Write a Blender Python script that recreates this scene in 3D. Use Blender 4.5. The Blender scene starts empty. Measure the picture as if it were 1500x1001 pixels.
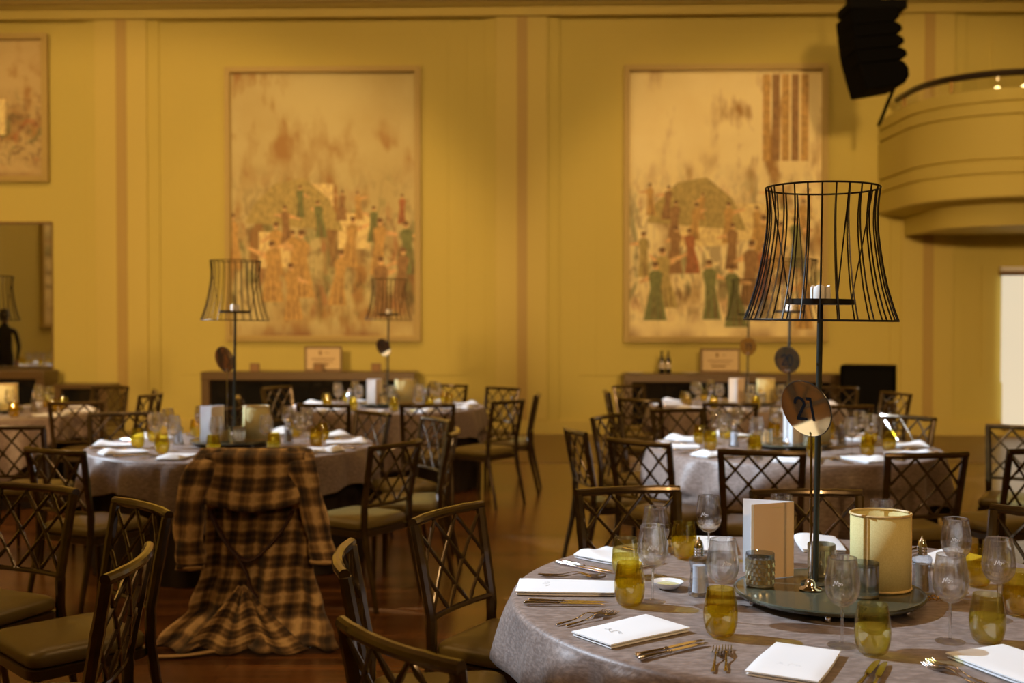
import bpy, math, random
from mathutils import Vector, Matrix
random.seed(7)
C = bpy.context.scene.collection
PI = math.pi
cos, sin = math.cos, math.sin

# ------------------------------------------------------------------ camera, world, lights, exposure
F = 1640.0; H = 1.58; HOR = 469.0
pitch = math.atan((500.5 - HOR) / F)
cd = bpy.data.cameras.new('camera'); cam = bpy.data.objects.new('camera', cd); C.objects.link(cam)
cam.location = (0, 0, H); cam.rotation_euler = (PI/2 - pitch, 0, 0)
cd.sensor_width = 36; cd.lens = F / 1500 * 36
cd.dof.use_dof = True; cd.dof.focus_distance = 3.2; cd.dof.aperture_fstop = 2.6
cd.clip_start = .05; cd.clip_end = 100
bpy.context.scene.camera = cam
vs = bpy.context.scene.view_settings
bpy.context.scene.cycles.transparent_max_bounces = 32
vs.view_transform = 'Standard'; vs.look = 'None'; vs.exposure = 0; vs.gamma = 1; vs.use_curve_mapping = False
w = bpy.data.worlds.new('world'); bpy.context.scene.world = w; w.use_nodes = True
w.node_tree.nodes['Background'].inputs[0].default_value = (1, .62, .3, 1)
w.node_tree.nodes['Background'].inputs[1].default_value = .02
WARM = (1, .60, .25); COOL = (.66, .82, 1.0)

def area(name, loc, target, sx, sy, power, col=WARM):
    l = bpy.data.lights.new(name, 'AREA'); l.shape = 'RECTANGLE'; l.size = sx; l.size_y = sy
    l.energy = power; l.color = col
    o = bpy.data.objects.new(name, l); C.objects.link(o); o.location = loc
    o.rotation_euler = (Vector(target) - Vector(loc)).to_track_quat('-Z', 'Y').to_euler()
    return o
def spot(name, loc, target, half, power, col=COOL, blend=.25, rad=.03):
    l = bpy.data.lights.new(name, 'SPOT'); l.spot_size = 2*half; l.spot_blend = blend
    l.energy = power; l.color = col; l.shadow_soft_size = rad
    o = bpy.data.objects.new(name, l); C.objects.link(o); o.location = loc
    o.rotation_euler = (Vector(target) - Vector(loc)).to_track_quat('-Z', 'Y').to_euler()
    return o
spot('front_warm_spot', (2.6, -4.5, 5.2), (1.1, 3.5, .9), math.radians(12), 950, WARM, .6, .25)  # added warm fill behind the camera, lifts the shade on the front table
# warm wash over the mural wall from the ceiling cove, a softer one for the hall
area('wall_wash_light', (-1, 9.0, 7.9), (-1, 15.5, 2.0), 15, .5, 230)
for x, tx, p in ((-3.5, -5.6, 6600), (0, .3, 1300), (2.0, 5.6, 4700)):
    o = spot('hall_wash_spot', (x, -5, 4.3), (tx, 15.5, 2.1), math.radians(17), p, WARM, .35, .4); o.scale = (1, .62, 1)
area('balcony_downlight', (9.0, 14.2, 2.68), (9.0, 14.2, 0), 4, 1.2, 10)  # added fill that brightens the dim wall under the balcony
for x, y, p in ((-5.5, 3, 14), (2.2, 3.6, 62), (5.5, 3, 30), (-3, 8, 36), (2.5, 8, 34), (-2, -3, 14), (4, -3, 40)):
    area('ceiling_light', (x, y, 8.0), (x, y, 0), .5, .5, p)
area('ceiling_light', (-8.8, 4.0, 7.6), (-10, 7, 2.5), 6, .5, 250)
TABLES = {   # centre, light azimuth (towards the lamp), power, rim angle
    'T1': (.93, 3.36), 'T2': (-1.86, 7.44), 'T3': (-1.2, 10.75), 'T4': (1.83, 7.3),
    'T5': (-4.66, 10.0), 'T6': (2.27, 10.9), 'T7': (-8.85, 10.55)}
for k, az, el, p, hf, col in (('T1', 166, 36, 7500, 6.6, COOL), ('T2', 168, 32, 9500, 6.8, COOL), ('T3', 176, 33, 9000, 6.1, COOL),
                     ('T4', 200, 33, 9500, 6.6, COOL), ('T5', -140, 34, 1500, 6.4, (1, .85, .7)), ('T6', 176, 33, 5000, 5.6, COOL),
                     ('T7', -70, 34, 6000, 6.4, COOL)):
    x, y = TABLES[k]; a = math.radians(az); e = math.radians(el); d = 8.2 if k != 'T5' else 6.0
    spot('pin_spot', (x + cos(a)*cos(e)*d, y + sin(a)*cos(e)*d, .78 + sin(e)*d), (x, y, .80), math.radians(hf), p*.56, col, .12).scale = (1, {'T1': .92, 'T2': .92, 'T4': .96}.get(k, .76), 1)

# ------------------------------------------------------------------ materials
def mat(name, base, rough=.5, metal=0, spec=.5, bump=None, var=None, coat=0, sheen=0, emis=None, es=0, aniso=None):
    m = bpy.data.materials.new(name); m.use_nodes = True; nt = m.node_tree; b = nt.nodes['Principled BSDF']
    b.inputs['Base Color'].default_value = (*base, 1); b.inputs['Roughness'].default_value = rough
    b.inputs['Metallic'].default_value = metal; b.inputs['Specular IOR Level'].default_value = spec
    b.inputs['Coat Weight'].default_value = coat; b.inputs['Coat Roughness'].default_value = .1
    b.inputs['Sheen Weight'].default_value = sheen
    if emis: b.inputs['Emission Color'].default_value = (*emis, 1); b.inputs['Emission Strength'].default_value = es
    tc = nt.nodes.new('ShaderNodeTexCoord')
    if var:   # (scale vec, colour2, lo, hi)
        sc, c2, lo, hi = var
        mp = nt.nodes.new('ShaderNodeMapping'); mp.inputs['Scale'].default_value = sc; nt.links.new(tc.outputs['Object'], mp.inputs[0])
        n = nt.nodes.new('ShaderNodeTexNoise'); n.inputs['Scale'].default_value = 1; n.inputs['Detail'].default_value = 5; nt.links.new(mp.outputs[0], n.inputs[0])
        r = nt.nodes.new('ShaderNodeValToRGB'); r.color_ramp.elements[0].position = lo; r.color_ramp.elements[1].position = hi
        r.color_ramp.elements[0].color = (*base, 1); r.color_ramp.elements[1].color = (*c2, 1)
        nt.links.new(n.outputs['Fac'], r.inputs[0]); nt.links.new(r.outputs[0], b.inputs['Base Color'])
    if bump:  # (scale vec, strength, distance)
        sc, st, di = bump
        mp = nt.nodes.new('ShaderNodeMapping'); mp.inputs['Scale'].default_value = sc; nt.links.new(tc.outputs['Object'], mp.inputs[0])
        n = nt.nodes.new('ShaderNodeTexNoise'); n.inputs['Scale'].default_value = 1; n.inputs['Detail'].default_value = 4; nt.links.new(mp.outputs[0], n.inputs[0])
        bp = nt.nodes.new('ShaderNodeBump'); bp.inputs['Strength'].default_value = st; bp.inputs['Distance'].default_value = di
        nt.links.new(n.outputs['Fac'], bp.inputs['Height']); nt.links.new(bp.outputs[0], b.inputs['Normal'])
    return m
def thin_glass(name, tint, edge, gl=(1, 1, 1), rough=.01, spec=.1):
    m = bpy.data.materials.new(name); m.use_nodes = True; nt = m.node_tree; nt.nodes.remove(nt.nodes['Principled BSDF'])
    out = nt.nodes['Material Output']
    lw = nt.nodes.new('ShaderNodeLayerWeight'); lw.inputs[0].default_value = .35
    mc = nt.nodes.new('ShaderNodeMix'); mc.data_type = 'RGBA'; mc.inputs[6].default_value = (*tint, 1); mc.inputs[7].default_value = (*edge, 1)
    nt.links.new(lw.outputs['Facing'], mc.inputs[0])
    tr = nt.nodes.new('ShaderNodeBsdfTransparent'); nt.links.new(mc.outputs[2], tr.inputs[0])
    g = nt.nodes.new('ShaderNodeBsdfGlossy'); g.inputs[0].default_value = (*gl, 1); g.inputs['Roughness'].default_value = rough
    l2 = nt.nodes.new('ShaderNodeLayerWeight'); l2.inputs[0].default_value = .5
    pw = nt.nodes.new('ShaderNodeMath'); pw.operation = 'POWER'; pw.inputs[1].default_value = 4; nt.links.new(l2.outputs['Facing'], pw.inputs[0])
    ad = nt.nodes.new('ShaderNodeMath'); ad.operation = 'MULTIPLY_ADD'; ad.inputs[1].default_value = .75; ad.inputs[2].default_value = .035 + spec; ad.use_clamp = True; nt.links.new(pw.outputs[0], ad.inputs[0])
    mx = nt.nodes.new('ShaderNodeMixShader'); nt.links.new(ad.outputs[0], mx.inputs[0]); nt.links.new(tr.outputs[0], mx.inputs[1]); nt.links.new(g.outputs[0], mx.inputs[2])
    nt.links.new(mx.outputs[0], out.inputs[0])
    return m
def floor_mat():
    m = bpy.data.materials.new('polished_timber'); m.use_nodes = True; nt = m.node_tree; b = nt.nodes['Principled BSDF']; N = nt.nodes.new; L = nt.links.new
    tc = N('ShaderNodeTexCoord'); mp = N('ShaderNodeMapping'); L(tc.outputs['Object'], mp.inputs[0])
    br = N('ShaderNodeTexBrick'); br.inputs['Scale'].default_value = 1; br.inputs['Brick Width'].default_value = 1.3; br.inputs['Row Height'].default_value = .085
    br.inputs['Mortar Size'].default_value = .0015; br.inputs['Color1'].default_value = (.21, .09, .03, 1); br.inputs['Color2'].default_value = (.085, .033, .011, 1)
    br.inputs['Mortar'].default_value = (.02, .008, .004, 1); L(mp.outputs[0], br.inputs[0])
    mp2 = N('ShaderNodeMapping'); mp2.inputs['Scale'].default_value = (2, 45, 1); L(tc.outputs['Object'], mp2.inputs[0])
    n = N('ShaderNodeTexNoise'); n.inputs['Scale'].default_value = 1; n.inputs['Detail'].default_value = 6; L(mp2.outputs[0], n.inputs[0])
    r = N('ShaderNodeValToRGB'); r.color_ramp.elements[0].color = (.55, .5, .45, 1); r.color_ramp.elements[1].color = (1.25, 1.2, 1.1, 1); L(n.outputs[0], r.inputs[0])
    mx = N('ShaderNodeMix'); mx.data_type = 'RGBA'; mx.blend_type = 'MULTIPLY'; mx.inputs[0].default_value = 1; L(br.outputs['Color'], mx.inputs[6]); L(r.outputs[0], mx.inputs[7])
    L(mx.outputs[2], b.inputs['Base Color']); b.inputs['Roughness'].default_value = .22; b.inputs['Specular IOR Level'].default_value = .6
    bp = N('ShaderNodeBump'); bp.inputs['Strength'].default_value = .12; bp.inputs['Distance'].default_value = .01; L(n.outputs[0], bp.inputs['Height']); L(bp.outputs[0], b.inputs['Normal'])
    return m
def mural_mat(name, seed, cream, warm):
    # a plain generic painted scene: pale ground with soft clusters of ochre, rust, green and umber
    m = bpy.data.materials.new(name); m.use_nodes = True; nt = m.node_tree; b = nt.nodes['Principled BSDF']; N = nt.nodes.new; L = nt.links.new
    tc = N('ShaderNodeTexCoord'); sp = N('ShaderNodeSeparateXYZ'); L(tc.outputs['Generated'], sp.inputs[0])
    def noise(sc, off, det=4, dist=0):
        mp = N('ShaderNodeMapping'); mp.inputs['Scale'].default_value = sc; mp.inputs['Location'].default_value = (seed + off, seed*.7, off); L(tc.outputs['Generated'], mp.inputs[0])
        n = N('ShaderNodeTexNoise'); n.inputs['Scale'].default_value = 1; n.inputs['Detail'].default_value = det; n.inputs['Distortion'].default_value = dist; L(mp.outputs[0], n.inputs[0]); return n.outputs['Fac']
    def ramp(v, a, bb):
        r = N('ShaderNodeMapRange'); r.inputs[1].default_value = a; r.inputs[2].default_value = bb; L(v, r.inputs[0]); return r.outputs[0]
    def mul(a, bb):
        x = N('ShaderNodeMath'); x.operation = 'MULTIPLY'; L(a, x.inputs[0])
        if isinstance(bb, float): x.inputs[1].default_value = bb
        else: L(bb, x.inputs[1])
        return x.outputs[0]
    def mix(c, fac, col):
        x = N('ShaderNodeMix'); x.data_type = 'RGBA'; L(fac, x.inputs[0])
        if isinstance(c, tuple): x.inputs[6].default_value = (*c, 1)
        else: L(c, x.inputs[6])
        x.inputs[7].default_value = (*col, 1); return x.outputs[2]
    z = sp.outputs['Z']
    low = mul(ramp(z, .66, .42), ramp(z, .03, .14))          # the crowded band of the lower half
    c = mix(cream, mul(ramp(noise((3, 1, 4), 0), .45, .7), .55), warm)
    c = mix(c, mul(ramp(noise((9, 1, 5), 3, 6), .5, .62), ramp(noise((2.2, 1, 2.6), 21), .42, .55)), (.42, .25, .08))
    c = mix(c, mul(mul(ramp(noise((9, 1, 5.5), 7, 3, .6), .47, .56), low), ramp(noise((3, 1, 3), 31), .42, .58)), (.36, .22, .08))
    c = mix(c, mul(mul(ramp(noise((12, 1, 7), 12, 3, .6), .58, .64), low), .5), (.42, .13, .05))
    c = mix(c, mul(mul(ramp(noise((10, 1, 6), 17, 3, .6), .56, .62), low), .6), (.15, .19, .07))
    c = mix(c, mul(mul(ramp(noise((26, 1, 18), 40, 5, .8), .5, .62), low), .5), (.12, .06, .03))
    c = mix(c, mul(ramp(z, .05, .0), ramp(noise((4, 1, 2), 44), .35, .6)), (.25, .12, .05))
    L(c, b.inputs['Base Color']); b.inputs['Roughness'].default_value = .7
    return m
def plaid_mat():
    m = bpy.data.materials.new('plaid_wool'); m.use_nodes = True; nt = m.node_tree; b = nt.nodes['Principled BSDF']; N = nt.nodes.new; L = nt.links.new
    uv = N('ShaderNodeUVMap'); uv.uv_map = 'UVMap'; sp = N('ShaderNodeSeparateXYZ'); L(uv.outputs[0], sp.inputs[0])
    def band(out, freq, ph, p=0.0):
        a = N('ShaderNodeMath'); a.operation = 'MULTIPLY_ADD'; L(out, a.inputs[0]); a.inputs[1].default_value = freq*2*PI; a.inputs[2].default_value = ph
        s = N('ShaderNodeMath'); s.operation = 'SINE'; L(a.outputs[0], s.inputs[0])
        r = N('ShaderNodeMapRange'); r.inputs[1].default_value = -.5 + p; r.inputs[2].default_value = .6 + p; L(s.outputs[0], r.inputs[0]); return r.outputs[0]
    def comb(a, bb, op, k=None):
        x = N('ShaderNodeMath'); x.operation = op; L(a, x.inputs[0]); L(bb, x.inputs[1]) if k is None else None
        if k is not None: x.inputs[1].default_value = k
        return x.outputs[0]
    u = comb(band(sp.outputs[0], 9.5, .6), comb(band(sp.outputs[0], 28, .3, .3), None, 'MULTIPLY', .35), 'ADD')
    v = comb(band(sp.outputs[1], 8.0, .2), comb(band(sp.outputs[1], 24, .3, .3), None, 'MULTIPLY', .35), 'ADD')
    s = comb(comb(u, v, 'ADD'), None, 'MULTIPLY', .42)
    n = N('ShaderNodeTexNoise'); n.inputs['Scale'].default_value = 30; 
    s2 = comb(s, comb(n.outputs[0], None, 'MULTIPLY', .15), 'ADD')
    r = N('ShaderNodeValToRGB'); e = r.color_ramp.elements; e[0].position = .12; e[0].color = (.024, .012, .007, 1); e[1].position = 1.0; e[1].color = (.68, .47, .22, 1)
    k = e.new(.5); k.color = (.15, .085, .036, 1); k = e.new(.78); k.color = (.38, .235, .095, 1)
    L(s2, r.inputs[0]); L(r.outputs[0], b.inputs['Base Color']); b.inputs['Roughness'].default_value = .85; b.inputs['Sheen Weight'].default_value = .2
    return m
def cloth_mat():
    m = mat('taupe_satin', (.165, .118, .096), .46, spec=.45, var=((34, 60, 150), (.29, .222, .19), .40, .70), bump=((45, 120, 40), .5, .0025), sheen=.12)
    return m
def shell_glass(name, col, straight, tint, glow=None, ior=1.45):
    m = bpy.data.materials.new(name); m.use_nodes = True; nt = m.node_tree; nt.nodes.remove(nt.nodes['Principled BSDF']); N = nt.nodes.new; L = nt.links.new
    out = nt.nodes['Material Output']; g = N('ShaderNodeBsdfGlass'); g.inputs['Color'].default_value = (*col, 1); g.inputs['Roughness'].default_value = 0; g.inputs['IOR'].default_value = ior
    t = N('ShaderNodeBsdfTransparent'); t.inputs[0].default_value = (*tint, 1)
    mx = N('ShaderNodeMixShader'); mx.inputs[0].default_value = straight; L(g.outputs[0], mx.inputs[1]); L(t.outputs[0], mx.inputs[2]); o = mx.outputs[0]
    if glow:
        tl = N('ShaderNodeBsdfTranslucent'); tl.inputs[0].default_value = (*glow[0], 1)
        m2 = N('ShaderNodeMixShader'); m2.inputs[0].default_value = glow[1]; L(o, m2.inputs[1]); L(tl.outputs[0], m2.inputs[2]); o = m2.outputs[0]
    L(o, out.inputs[0]); return m
M = {
 'wall': mat('olive_plaster', (.58, .50, .125), .75, var=((.35, .35, .35), (.62, .525, .135), .4, .65), bump=((14, 14, 14), .08, .01)),
 'wall_hi': mat('olive_trim_paint', (.62, .52, .135), .6),
 'groove': mat('brown_gilt_strip', (.48, .345, .095), .55),
 'cornice': mat('bronze_cornice_paint', (.37, .275, .055), .6),
 'ceiling': mat('cream_ceiling', (.6, .5, .25), .8),
 'floor': floor_mat(),
 'border': mat('floor_border_timber', (.115, .062, .022), .33, var=((2, 40, 1), (.16, .088, .03), .3, .7)),
 'frame': mat('ochre_frame_paint', (.50, .38, .12), .5),
 'mural_a': mural_mat('painted_canvas_a', 3.0, (.64, .57, .27), (.53, .43, .17)),
 'mural_b': mural_mat('painted_canvas_b', 11.5, (.96, .86, .47), (.82, .68, .30)),
 'mural_c': mural_mat('painted_canvas_c', 23.0, (.60, .48, .22), (.50, .37, .15)),
 **{k: mat('paint_' + k[2:], c, .7, var=((22, 22, 14), tuple(min(1, q*1.6) for q in c), .35, .7)) for k, c in (('p_rust', (.36, .15, .06)), ('p_ochre', (.46, .30, .10)), ('p_umber', (.28, .17, .07)), ('p_green', (.17, .19, .07)), ('p_dark', (.17, .10, .045)), ('p_skin', (.60, .40, .18)), ('p_pale', (.70, .55, .25)), ('p_olive', (.38, .31, .11)))},
 'bronze': mat('bronze_lacquer', (.052, .031, .011), .22, metal=.45, spec=.7, coat=.8, var=((6, 6, 20), (.105, .066, .022), .4, .75)),
 'seat': mat('olive_leatherette', (.165, .122, .034), .36, spec=.5, bump=((40, 40, 40), .12, .003)),
 'seatframe': mat('bronze_seat_frame', (.075, .047, .017), .3, metal=.4, coat=.4),
 'cloth': cloth_mat(),
 'skirt': mat('dark_underskirt', (.028, .017, .010), .85),
 'white': mat('white_linen', (.80, .81, .82), .8, sheen=.2, bump=((220, 220, 220), .15, .0008)),
 'thread': mat('grey_thread', (.60, .61, .62), .6),
 'steel': mat('polished_cutlery', (.66, .62, .58), .12, metal=1),
 'chrome': mat('chrome', (.8, .8, .82), .06, metal=1),
 'wine': shell_glass('clear_glass', (.99, .99, .99), .48, (.97, .97, .97)),
 'amber': thin_glass('amber_glass', (.96, .89, .45), (.66, .52, .08), spec=.035),
 'pale': thin_glass('pale_amber_glass', (.97, .95, .76), (.68, .60, .28), spec=.045),
 'water': shell_glass('clear_water', (.97, .93, .62), .55, (.97, .93, .60), ((.90, .82, .30), .26), 1.2),
 'smoke': thin_glass('smoked_glass', (.45, .45, .42), (.2, .2, .18), spec=.05),
 'facet': thin_glass('faceted_crystal', (.80, .83, .88), (.50, .53, .58), spec=.12, rough=.05),
 'salt': mat('salt', (.8, .8, .8), .8), 'pepper': mat('pepper', (.30, .22, .14), .8),
 'etch': mat('etched_white', (.8, .8, .8), .6),
 'darkpole': mat('dark_green_grey_metal', (.030, .033, .024), .4, metal=.3),
 'cage': mat('black_bronze_wire', (.018, .014, .010), .35, metal=.5),
 'candle': mat('white_wax', (.85, .83, .78), .5, spec=.4),
 'mirrorgold': mat('gold_mirror_acrylic', (.95, .68, .33), .05, metal=.975),
 'black': mat('black_print', (.004, .004, .005), .6, spec=.1),
 'rim': mat('dark_disc_edge', (.03, .025, .02), .2),
 'tray': mat('grey_green_lacquer_tray', (.062, .066, .043), .22, spec=.5, coat=.3),
 'card': mat('white_card', (.85, .86, .88), .6),
 'cardfoil': mat('tan_card_print', (.74, .54, .34), .6),  # warm shade of the white card put into a tan colour
 'shade': mat('cream_fabric_shade', (.58, .50, .21), .8, var=((300, 300, 300), (.64, .56, .25), .4, .6)),
 'shadetrim': mat('gold_ribbon', (.62, .45, .19), .5),
 'votive': mat('silvered_gold_glass', (.62, .58, .42), .16, metal=.85),
 'silverglass': thin_glass('silvered_glass', (.70, .72, .66), (.35, .36, .32), spec=.22, rough=.15),
 'votive_dark': mat('votive_inside', (.42, .38, .26), .35, metal=.7),
 'console': mat('brown_console_lacquer', (.115, .068, .022), .4, coat=.2),
 'blackglass': mat('black_glass', (.012, .012, .012), .06, spec=.9),
 'mirror': mat('silver_mirror', (.82, .82, .78), .01, metal=1),
 'bottle': mat('dark_bottle_glass', (.006, .006, .008), .1, spec=.7),
 'label': mat('pale_paper_label', (.6, .55, .45), .7),
 'speaker': mat('black_speaker_cabinet', (.003, .003, .003), .9, spec=.05), 'speaker2': mat('black_speaker_grille', (.005, .005, .005), .9, spec=.08),
 'brass': mat('brass', (.8, .55, .22), .2, metal=1),
 'railwood': mat('dark_rail', (.03, .02, .012), .3),
 'plaid': plaid_mat(), 'belt': mat('dark_red_brown_belt', (.04, .012, .008), .6),
 'certificate': mat('cream_certificate_paper', (.72, .58, .33), .7), 'ink': mat('brown_ink', (.30, .17, .07), .7),
 'framewood': mat('dark_gilt_frame', (.20, .12, .045), .4), 'ceramic': mat('white_ceramic', (.85, .85, .84), .15, coat=.4),
 'blind': mat('backlit_cream_blind', (.5, .48, .38), .8, emis=(1, .93, .72), es=.58),
 'glow': mat('glowing_bulb', (1, .8, .4), .5, emis=(1, .72, .3), es=6), 'glass': thin_glass('clear_pane', (.95, .95, .93), (.8, .8, .78)),
 'darkcloth': mat('black_dress', (.006, .006, .007), .8), 'skin': mat('skin', (.55, .33, .2), .5), 'hair': mat('dark_hair', (.02, .012, .008), .5),
 'oil': mat('pale_oil', (.55, .50, .20), .1),
}

# ------------------------------------------------------------------ mesh helpers
class MB:
    def __init__(s): s.v = []; s.f = []; s.uv = None
    def box(s, c, d, rz=0, taper=1.0):
        x, y, z = c; a, b, h = d[0]/2, d[1]/2, d[2]/2; n = len(s.v)
        for dz, k in ((-h, 1), (h, taper)):
            for sx, sy in ((-1, -1), (1, -1), (1, 1), (-1, 1)):
                px, py = sx*a*k, sy*b*k
                s.v.append((x + px*cos(rz) - py*sin(rz), y + px*sin(rz) + py*cos(rz), z + dz))
        s.f += [(n, n+3, n+2, n+1), (n+4, n+5, n+6, n+7)] + [(n+i, n+(i+1) % 4, n+4+(i+1) % 4, n+4+i) for i in range(4)]
        return s
    def tube(s, pts, r, k=8, closed=False, caps=True, flat=1.0, ph=0):
        P = [Vector(p) for p in pts]; m = len(P); R = r if isinstance(r, (list, tuple)) else [r]*m
        n0 = len(s.v); nrm = None
        for i in range(m):
            if closed: t = P[(i+1) % m] - P[i-1]
            else: t = P[min(i+1, m-1)] - P[max(i-1, 0)]
            t.normalize()
            if nrm is None:
                nrm = t.cross(Vector((0, 0, 1)))
                if nrm.length < .1: nrm = t.cross(Vector((0, 1, 0)))
            nrm = (nrm - t*nrm.dot(t)).normalized(); bi = t.cross(nrm)
            for j in range(k):
                a = 2*PI*j/k + ph; s.v.append(tuple(P[i] + (nrm*cos(a) + bi*sin(a)*flat)*R[i]))
        for i in range(m if closed else m-1):
            a, b = n0 + i*k, n0 + ((i+1) % m)*k
            for j in range(k): s.f.append((a+j, a+(j+1) % k, b+(j+1) % k, b+j))
        if caps and not closed:
            s.f.append(tuple(n0 + j for j in reversed(range(k)))); s.f.append(tuple(n0 + (m-1)*k + j for j in range(k)))
        return s
    def lathe(s, prof, k=28, c=(0, 0, 0), sx=1, sy=1, close=False, twist=None):
        n0 = len(s.v)
        for i, (r, z) in enumerate(prof):
            for j in range(k):
                a = 2*PI*j/k; rr = r * (twist(a, z) if twist else 1)
                s.v.append((c[0] + rr*cos(a)*sx, c[1] + rr*sin(a)*sy, c[2] + z))
        m = len(prof)
        for i in range(m if close else m-1):
            a, b = n0 + i*k, n0 + ((i+1) % m)*k
            for j in range(k): s.f.append((a+j, a+(j+1) % k, b+(j+1) % k, b+j))
        if not close:
            if prof[0][0] > 1e-4: s.f.append(tuple(n0 + j for j in reversed(range(k))))
            if prof[-1][0] > 1e-4: s.f.append(tuple(n0 + (m-1)*k + j for j in range(k)))
        return s
    def open_lathe(s, prof, k=28, **kw):
        n = len(s.f); s.lathe(prof, k, **kw); s.f = [f for f in s.f if len(f) <= 4 or len(f) != k]; return s
    def prism(s, poly, z0, z1):
        n = len(s.v); m = len(poly)
        s.v += [(x, y, z0) for x, y in poly] + [(x, y, z1) for x, y in poly]
        s.f.append(tuple(n + i for i in reversed(range(m)))); s.f.append(tuple(n + m + i for i in range(m)))
        s.f += [(n+i, n+(i+1) % m, n+m+(i+1) % m, n+m+i) for i in range(m)]
        return s
    def grid(s, fn, nu, nv, uvf=None, wrap=False):
        n0 = len(s.v); uu = nu if wrap else nu+1
        for j in range(nv+1):
            for i in range(uu): s.v.append(tuple(fn(i/nu, j/nv)))
        for j in range(nv):
            for i in range(nu):
                a = n0 + j*uu + i; b = n0 + j*uu + (i+1) % uu; s.f.append((a, b, b+uu, a+uu))
        if uvf:
            s.uv = s.uv or []
            for j in range(nv+1):
                for i in range(uu): s.uv.append(uvf(i/nu, j/nv))
        return s
    def mesh(s, name, m, ang=35, loc=None):
        me = bpy.data.meshes.new(name); me.from_pydata(s.v, [], s.f); me.materials.append(m)
        if s.uv:
            ul = me.uv_layers.new(name='UVMap')
            for l in me.loops: ul.data[l.index].uv = s.uv[l.vertex_index]
        me.update(); me.polygons.foreach_set('use_smooth', [True]*len(me.polygons)); me.set_sharp_from_angle(angle=math.radians(ang))
        return me
    def obj(s, name, m, parent=None, ang=35, loc=None, rz=0):
        if isinstance(m, str): m = M[m]
        o = bpy.data.objects.new(name, s.mesh(name, m, ang)); C.objects.link(o)
        if loc: o.location = loc
        o.rotation_euler[2] = rz
        if parent: o.parent = parent
        return o
def fixn(o):
    import bmesh
    bm = bmesh.new(); bm.from_mesh(o.data); bmesh.ops.recalc_face_normals(bm, faces=bm.faces); bm.to_mesh(o.data); bm.free(); return o
def solid(o, t, off=0):
    md = o.modifiers.new('solid', 'SOLIDIFY'); md.thickness = t; md.offset = off; return o
def bevel(o, wd, seg=2):
    md = o.modifiers.new('bevel', 'BEVEL'); md.width = wd; md.segments = seg; md.limit_method = 'ANGLE'; return o
def tag(o, label, cat=None, group=None):
    o['label'] = label
    if cat: o['category'] = cat
    if group: o['group'] = group
    return o
def thing(name, label, cat, loc=(0, 0, 0), rz=0, group=None):
    o = bpy.data.objects.new(name, None); C.objects.link(o); o.location = loc; o.rotation_euler[2] = rz; o.empty_display_size = .1
    return tag(o, label, cat, group)
def struct(o): o['kind'] = 'structure'; return o
def clone(o, label=None, loc=None, rz=None, group=None, parent=None):
    c = o.copy(); C.objects.link(c)
    if parent: c.parent = parent
    for ch in [x for x in KIDS(o)]: clone(ch, parent=c)
    if label: c['label'] = label
    if loc is not None: c.location = loc
    if rz is not None: c.rotation_euler[2] = rz
    if group: c['group'] = group
    return c
def KIDS(o): return list(o.children)
def rrect(a, b, r, n=5):
    out = []
    for cx, cy, s in ((a-r, b-r, 0), (-a+r, b-r, 1), (-a+r, -b+r, 2), (a-r, -b+r, 3)):
        for i in range(n+1):
            t = PI/2*(s + i/n); out.append((cx + r*cos(t), cy + r*sin(t)))
    return out
def layered(mb, outline_fn, zs):   # stack of closed outlines -> capped solid
    n0 = len(mb.v); k = None
    for q, z in zs:
        o = outline_fn(q); k = len(o); mb.v += [(x, y, z) for x, y in o]
    for i in range(len(zs)-1):
        a, b = n0 + i*k, n0 + (i+1)*k
        for j in range(k): mb.f.append((a+j, a+(j+1) % k, b+(j+1) % k, b+j))
    mb.f.append(tuple(n0 + j for j in reversed(range(k)))); mb.f.append(tuple(n0 + (len(zs)-1)*k + j for j in range(k)))
    return mb

# ------------------------------------------------------------------ the room
D0 = 15.5; TW = .03; TH = math.atan(TW)
WALLM = Matrix.Translation((0, D0, 0)) @ Matrix.Rotation(-TH, 4, 'Z')
def wu(px): u = (px - 750)/F; return u*D0/(1 + u*TW)/cos(TH)
def wz(px, py): u = (px - 750)/F; return H + (HOR - py)/F * D0/(1 + u*TW)
def wobj(mb, name, m, parent=None, **k):
    o = mb.obj(name, m, parent, **k)
    if parent is None: o.matrix_world = WALLM
    return o
def slab(mb, x0, x1, z0, z1, t, y=0): mb.box(((x0+x1)/2, y - t/2, (z0+z1)/2), (abs(x1-x0), t, abs(z1-z0))); return mb
struct(MB().box((1, 5, -.06), (26, 25, .12)).obj('floor', 'floor'))
bd = MB().box((1, 13.9, .002), (26, 3.1, .004)).obj('trim_1', 'border'); struct(bd)  # thin sheet of darker brown floor along the back wall
struct(MB().box((1, 5, 8.6), (26, 25, .2)).obj('ceiling', 'ceiling'))
CORN = 5.75
struct(wobj(MB().box((0, .15, 4.25), (24, .3, 8.5)), 'wall_back', 'wall'))
struct(MB().box((-10.15, 5, 4.25), (.3, 25, 8.5)).obj('wall_left', 'wall'))
struct(MB().box((13, 5, 4.25), (.3, 25, 8.5)).obj('wall_right', 'wall'))
struct(MB().box((1, -7.4, 4.25), (26, .3, 8.5)).obj('wall_front', 'wall'))
B = [182, 765, 1357, 1950]
sk = MB(); slab(sk, -10, 11, .0, .185, .07); slab(sk, -10, 11, .185, .20, .05); o = wobj(sk, 'baseboard_back', 'wall_hi'); struct(o)
co = MB(); slab(co, -10, 11, CORN, CORN + .14, .10); slab(co, -10, 11, CORN + .14, CORN + .17, .16); struct(wobj(co, 'trim_2', 'wall_hi'))
co = MB(); slab(co, -10, 11, CORN + .17, CORN + .30, .20); slab(co, -10, 11, CORN + .30, CORN + .62, .30); slab(co, -10, 11, CORN+.62, CORN+.72, .38); struct(wobj(co, 'trim_3', 'cornice'))
tn = 4
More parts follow.
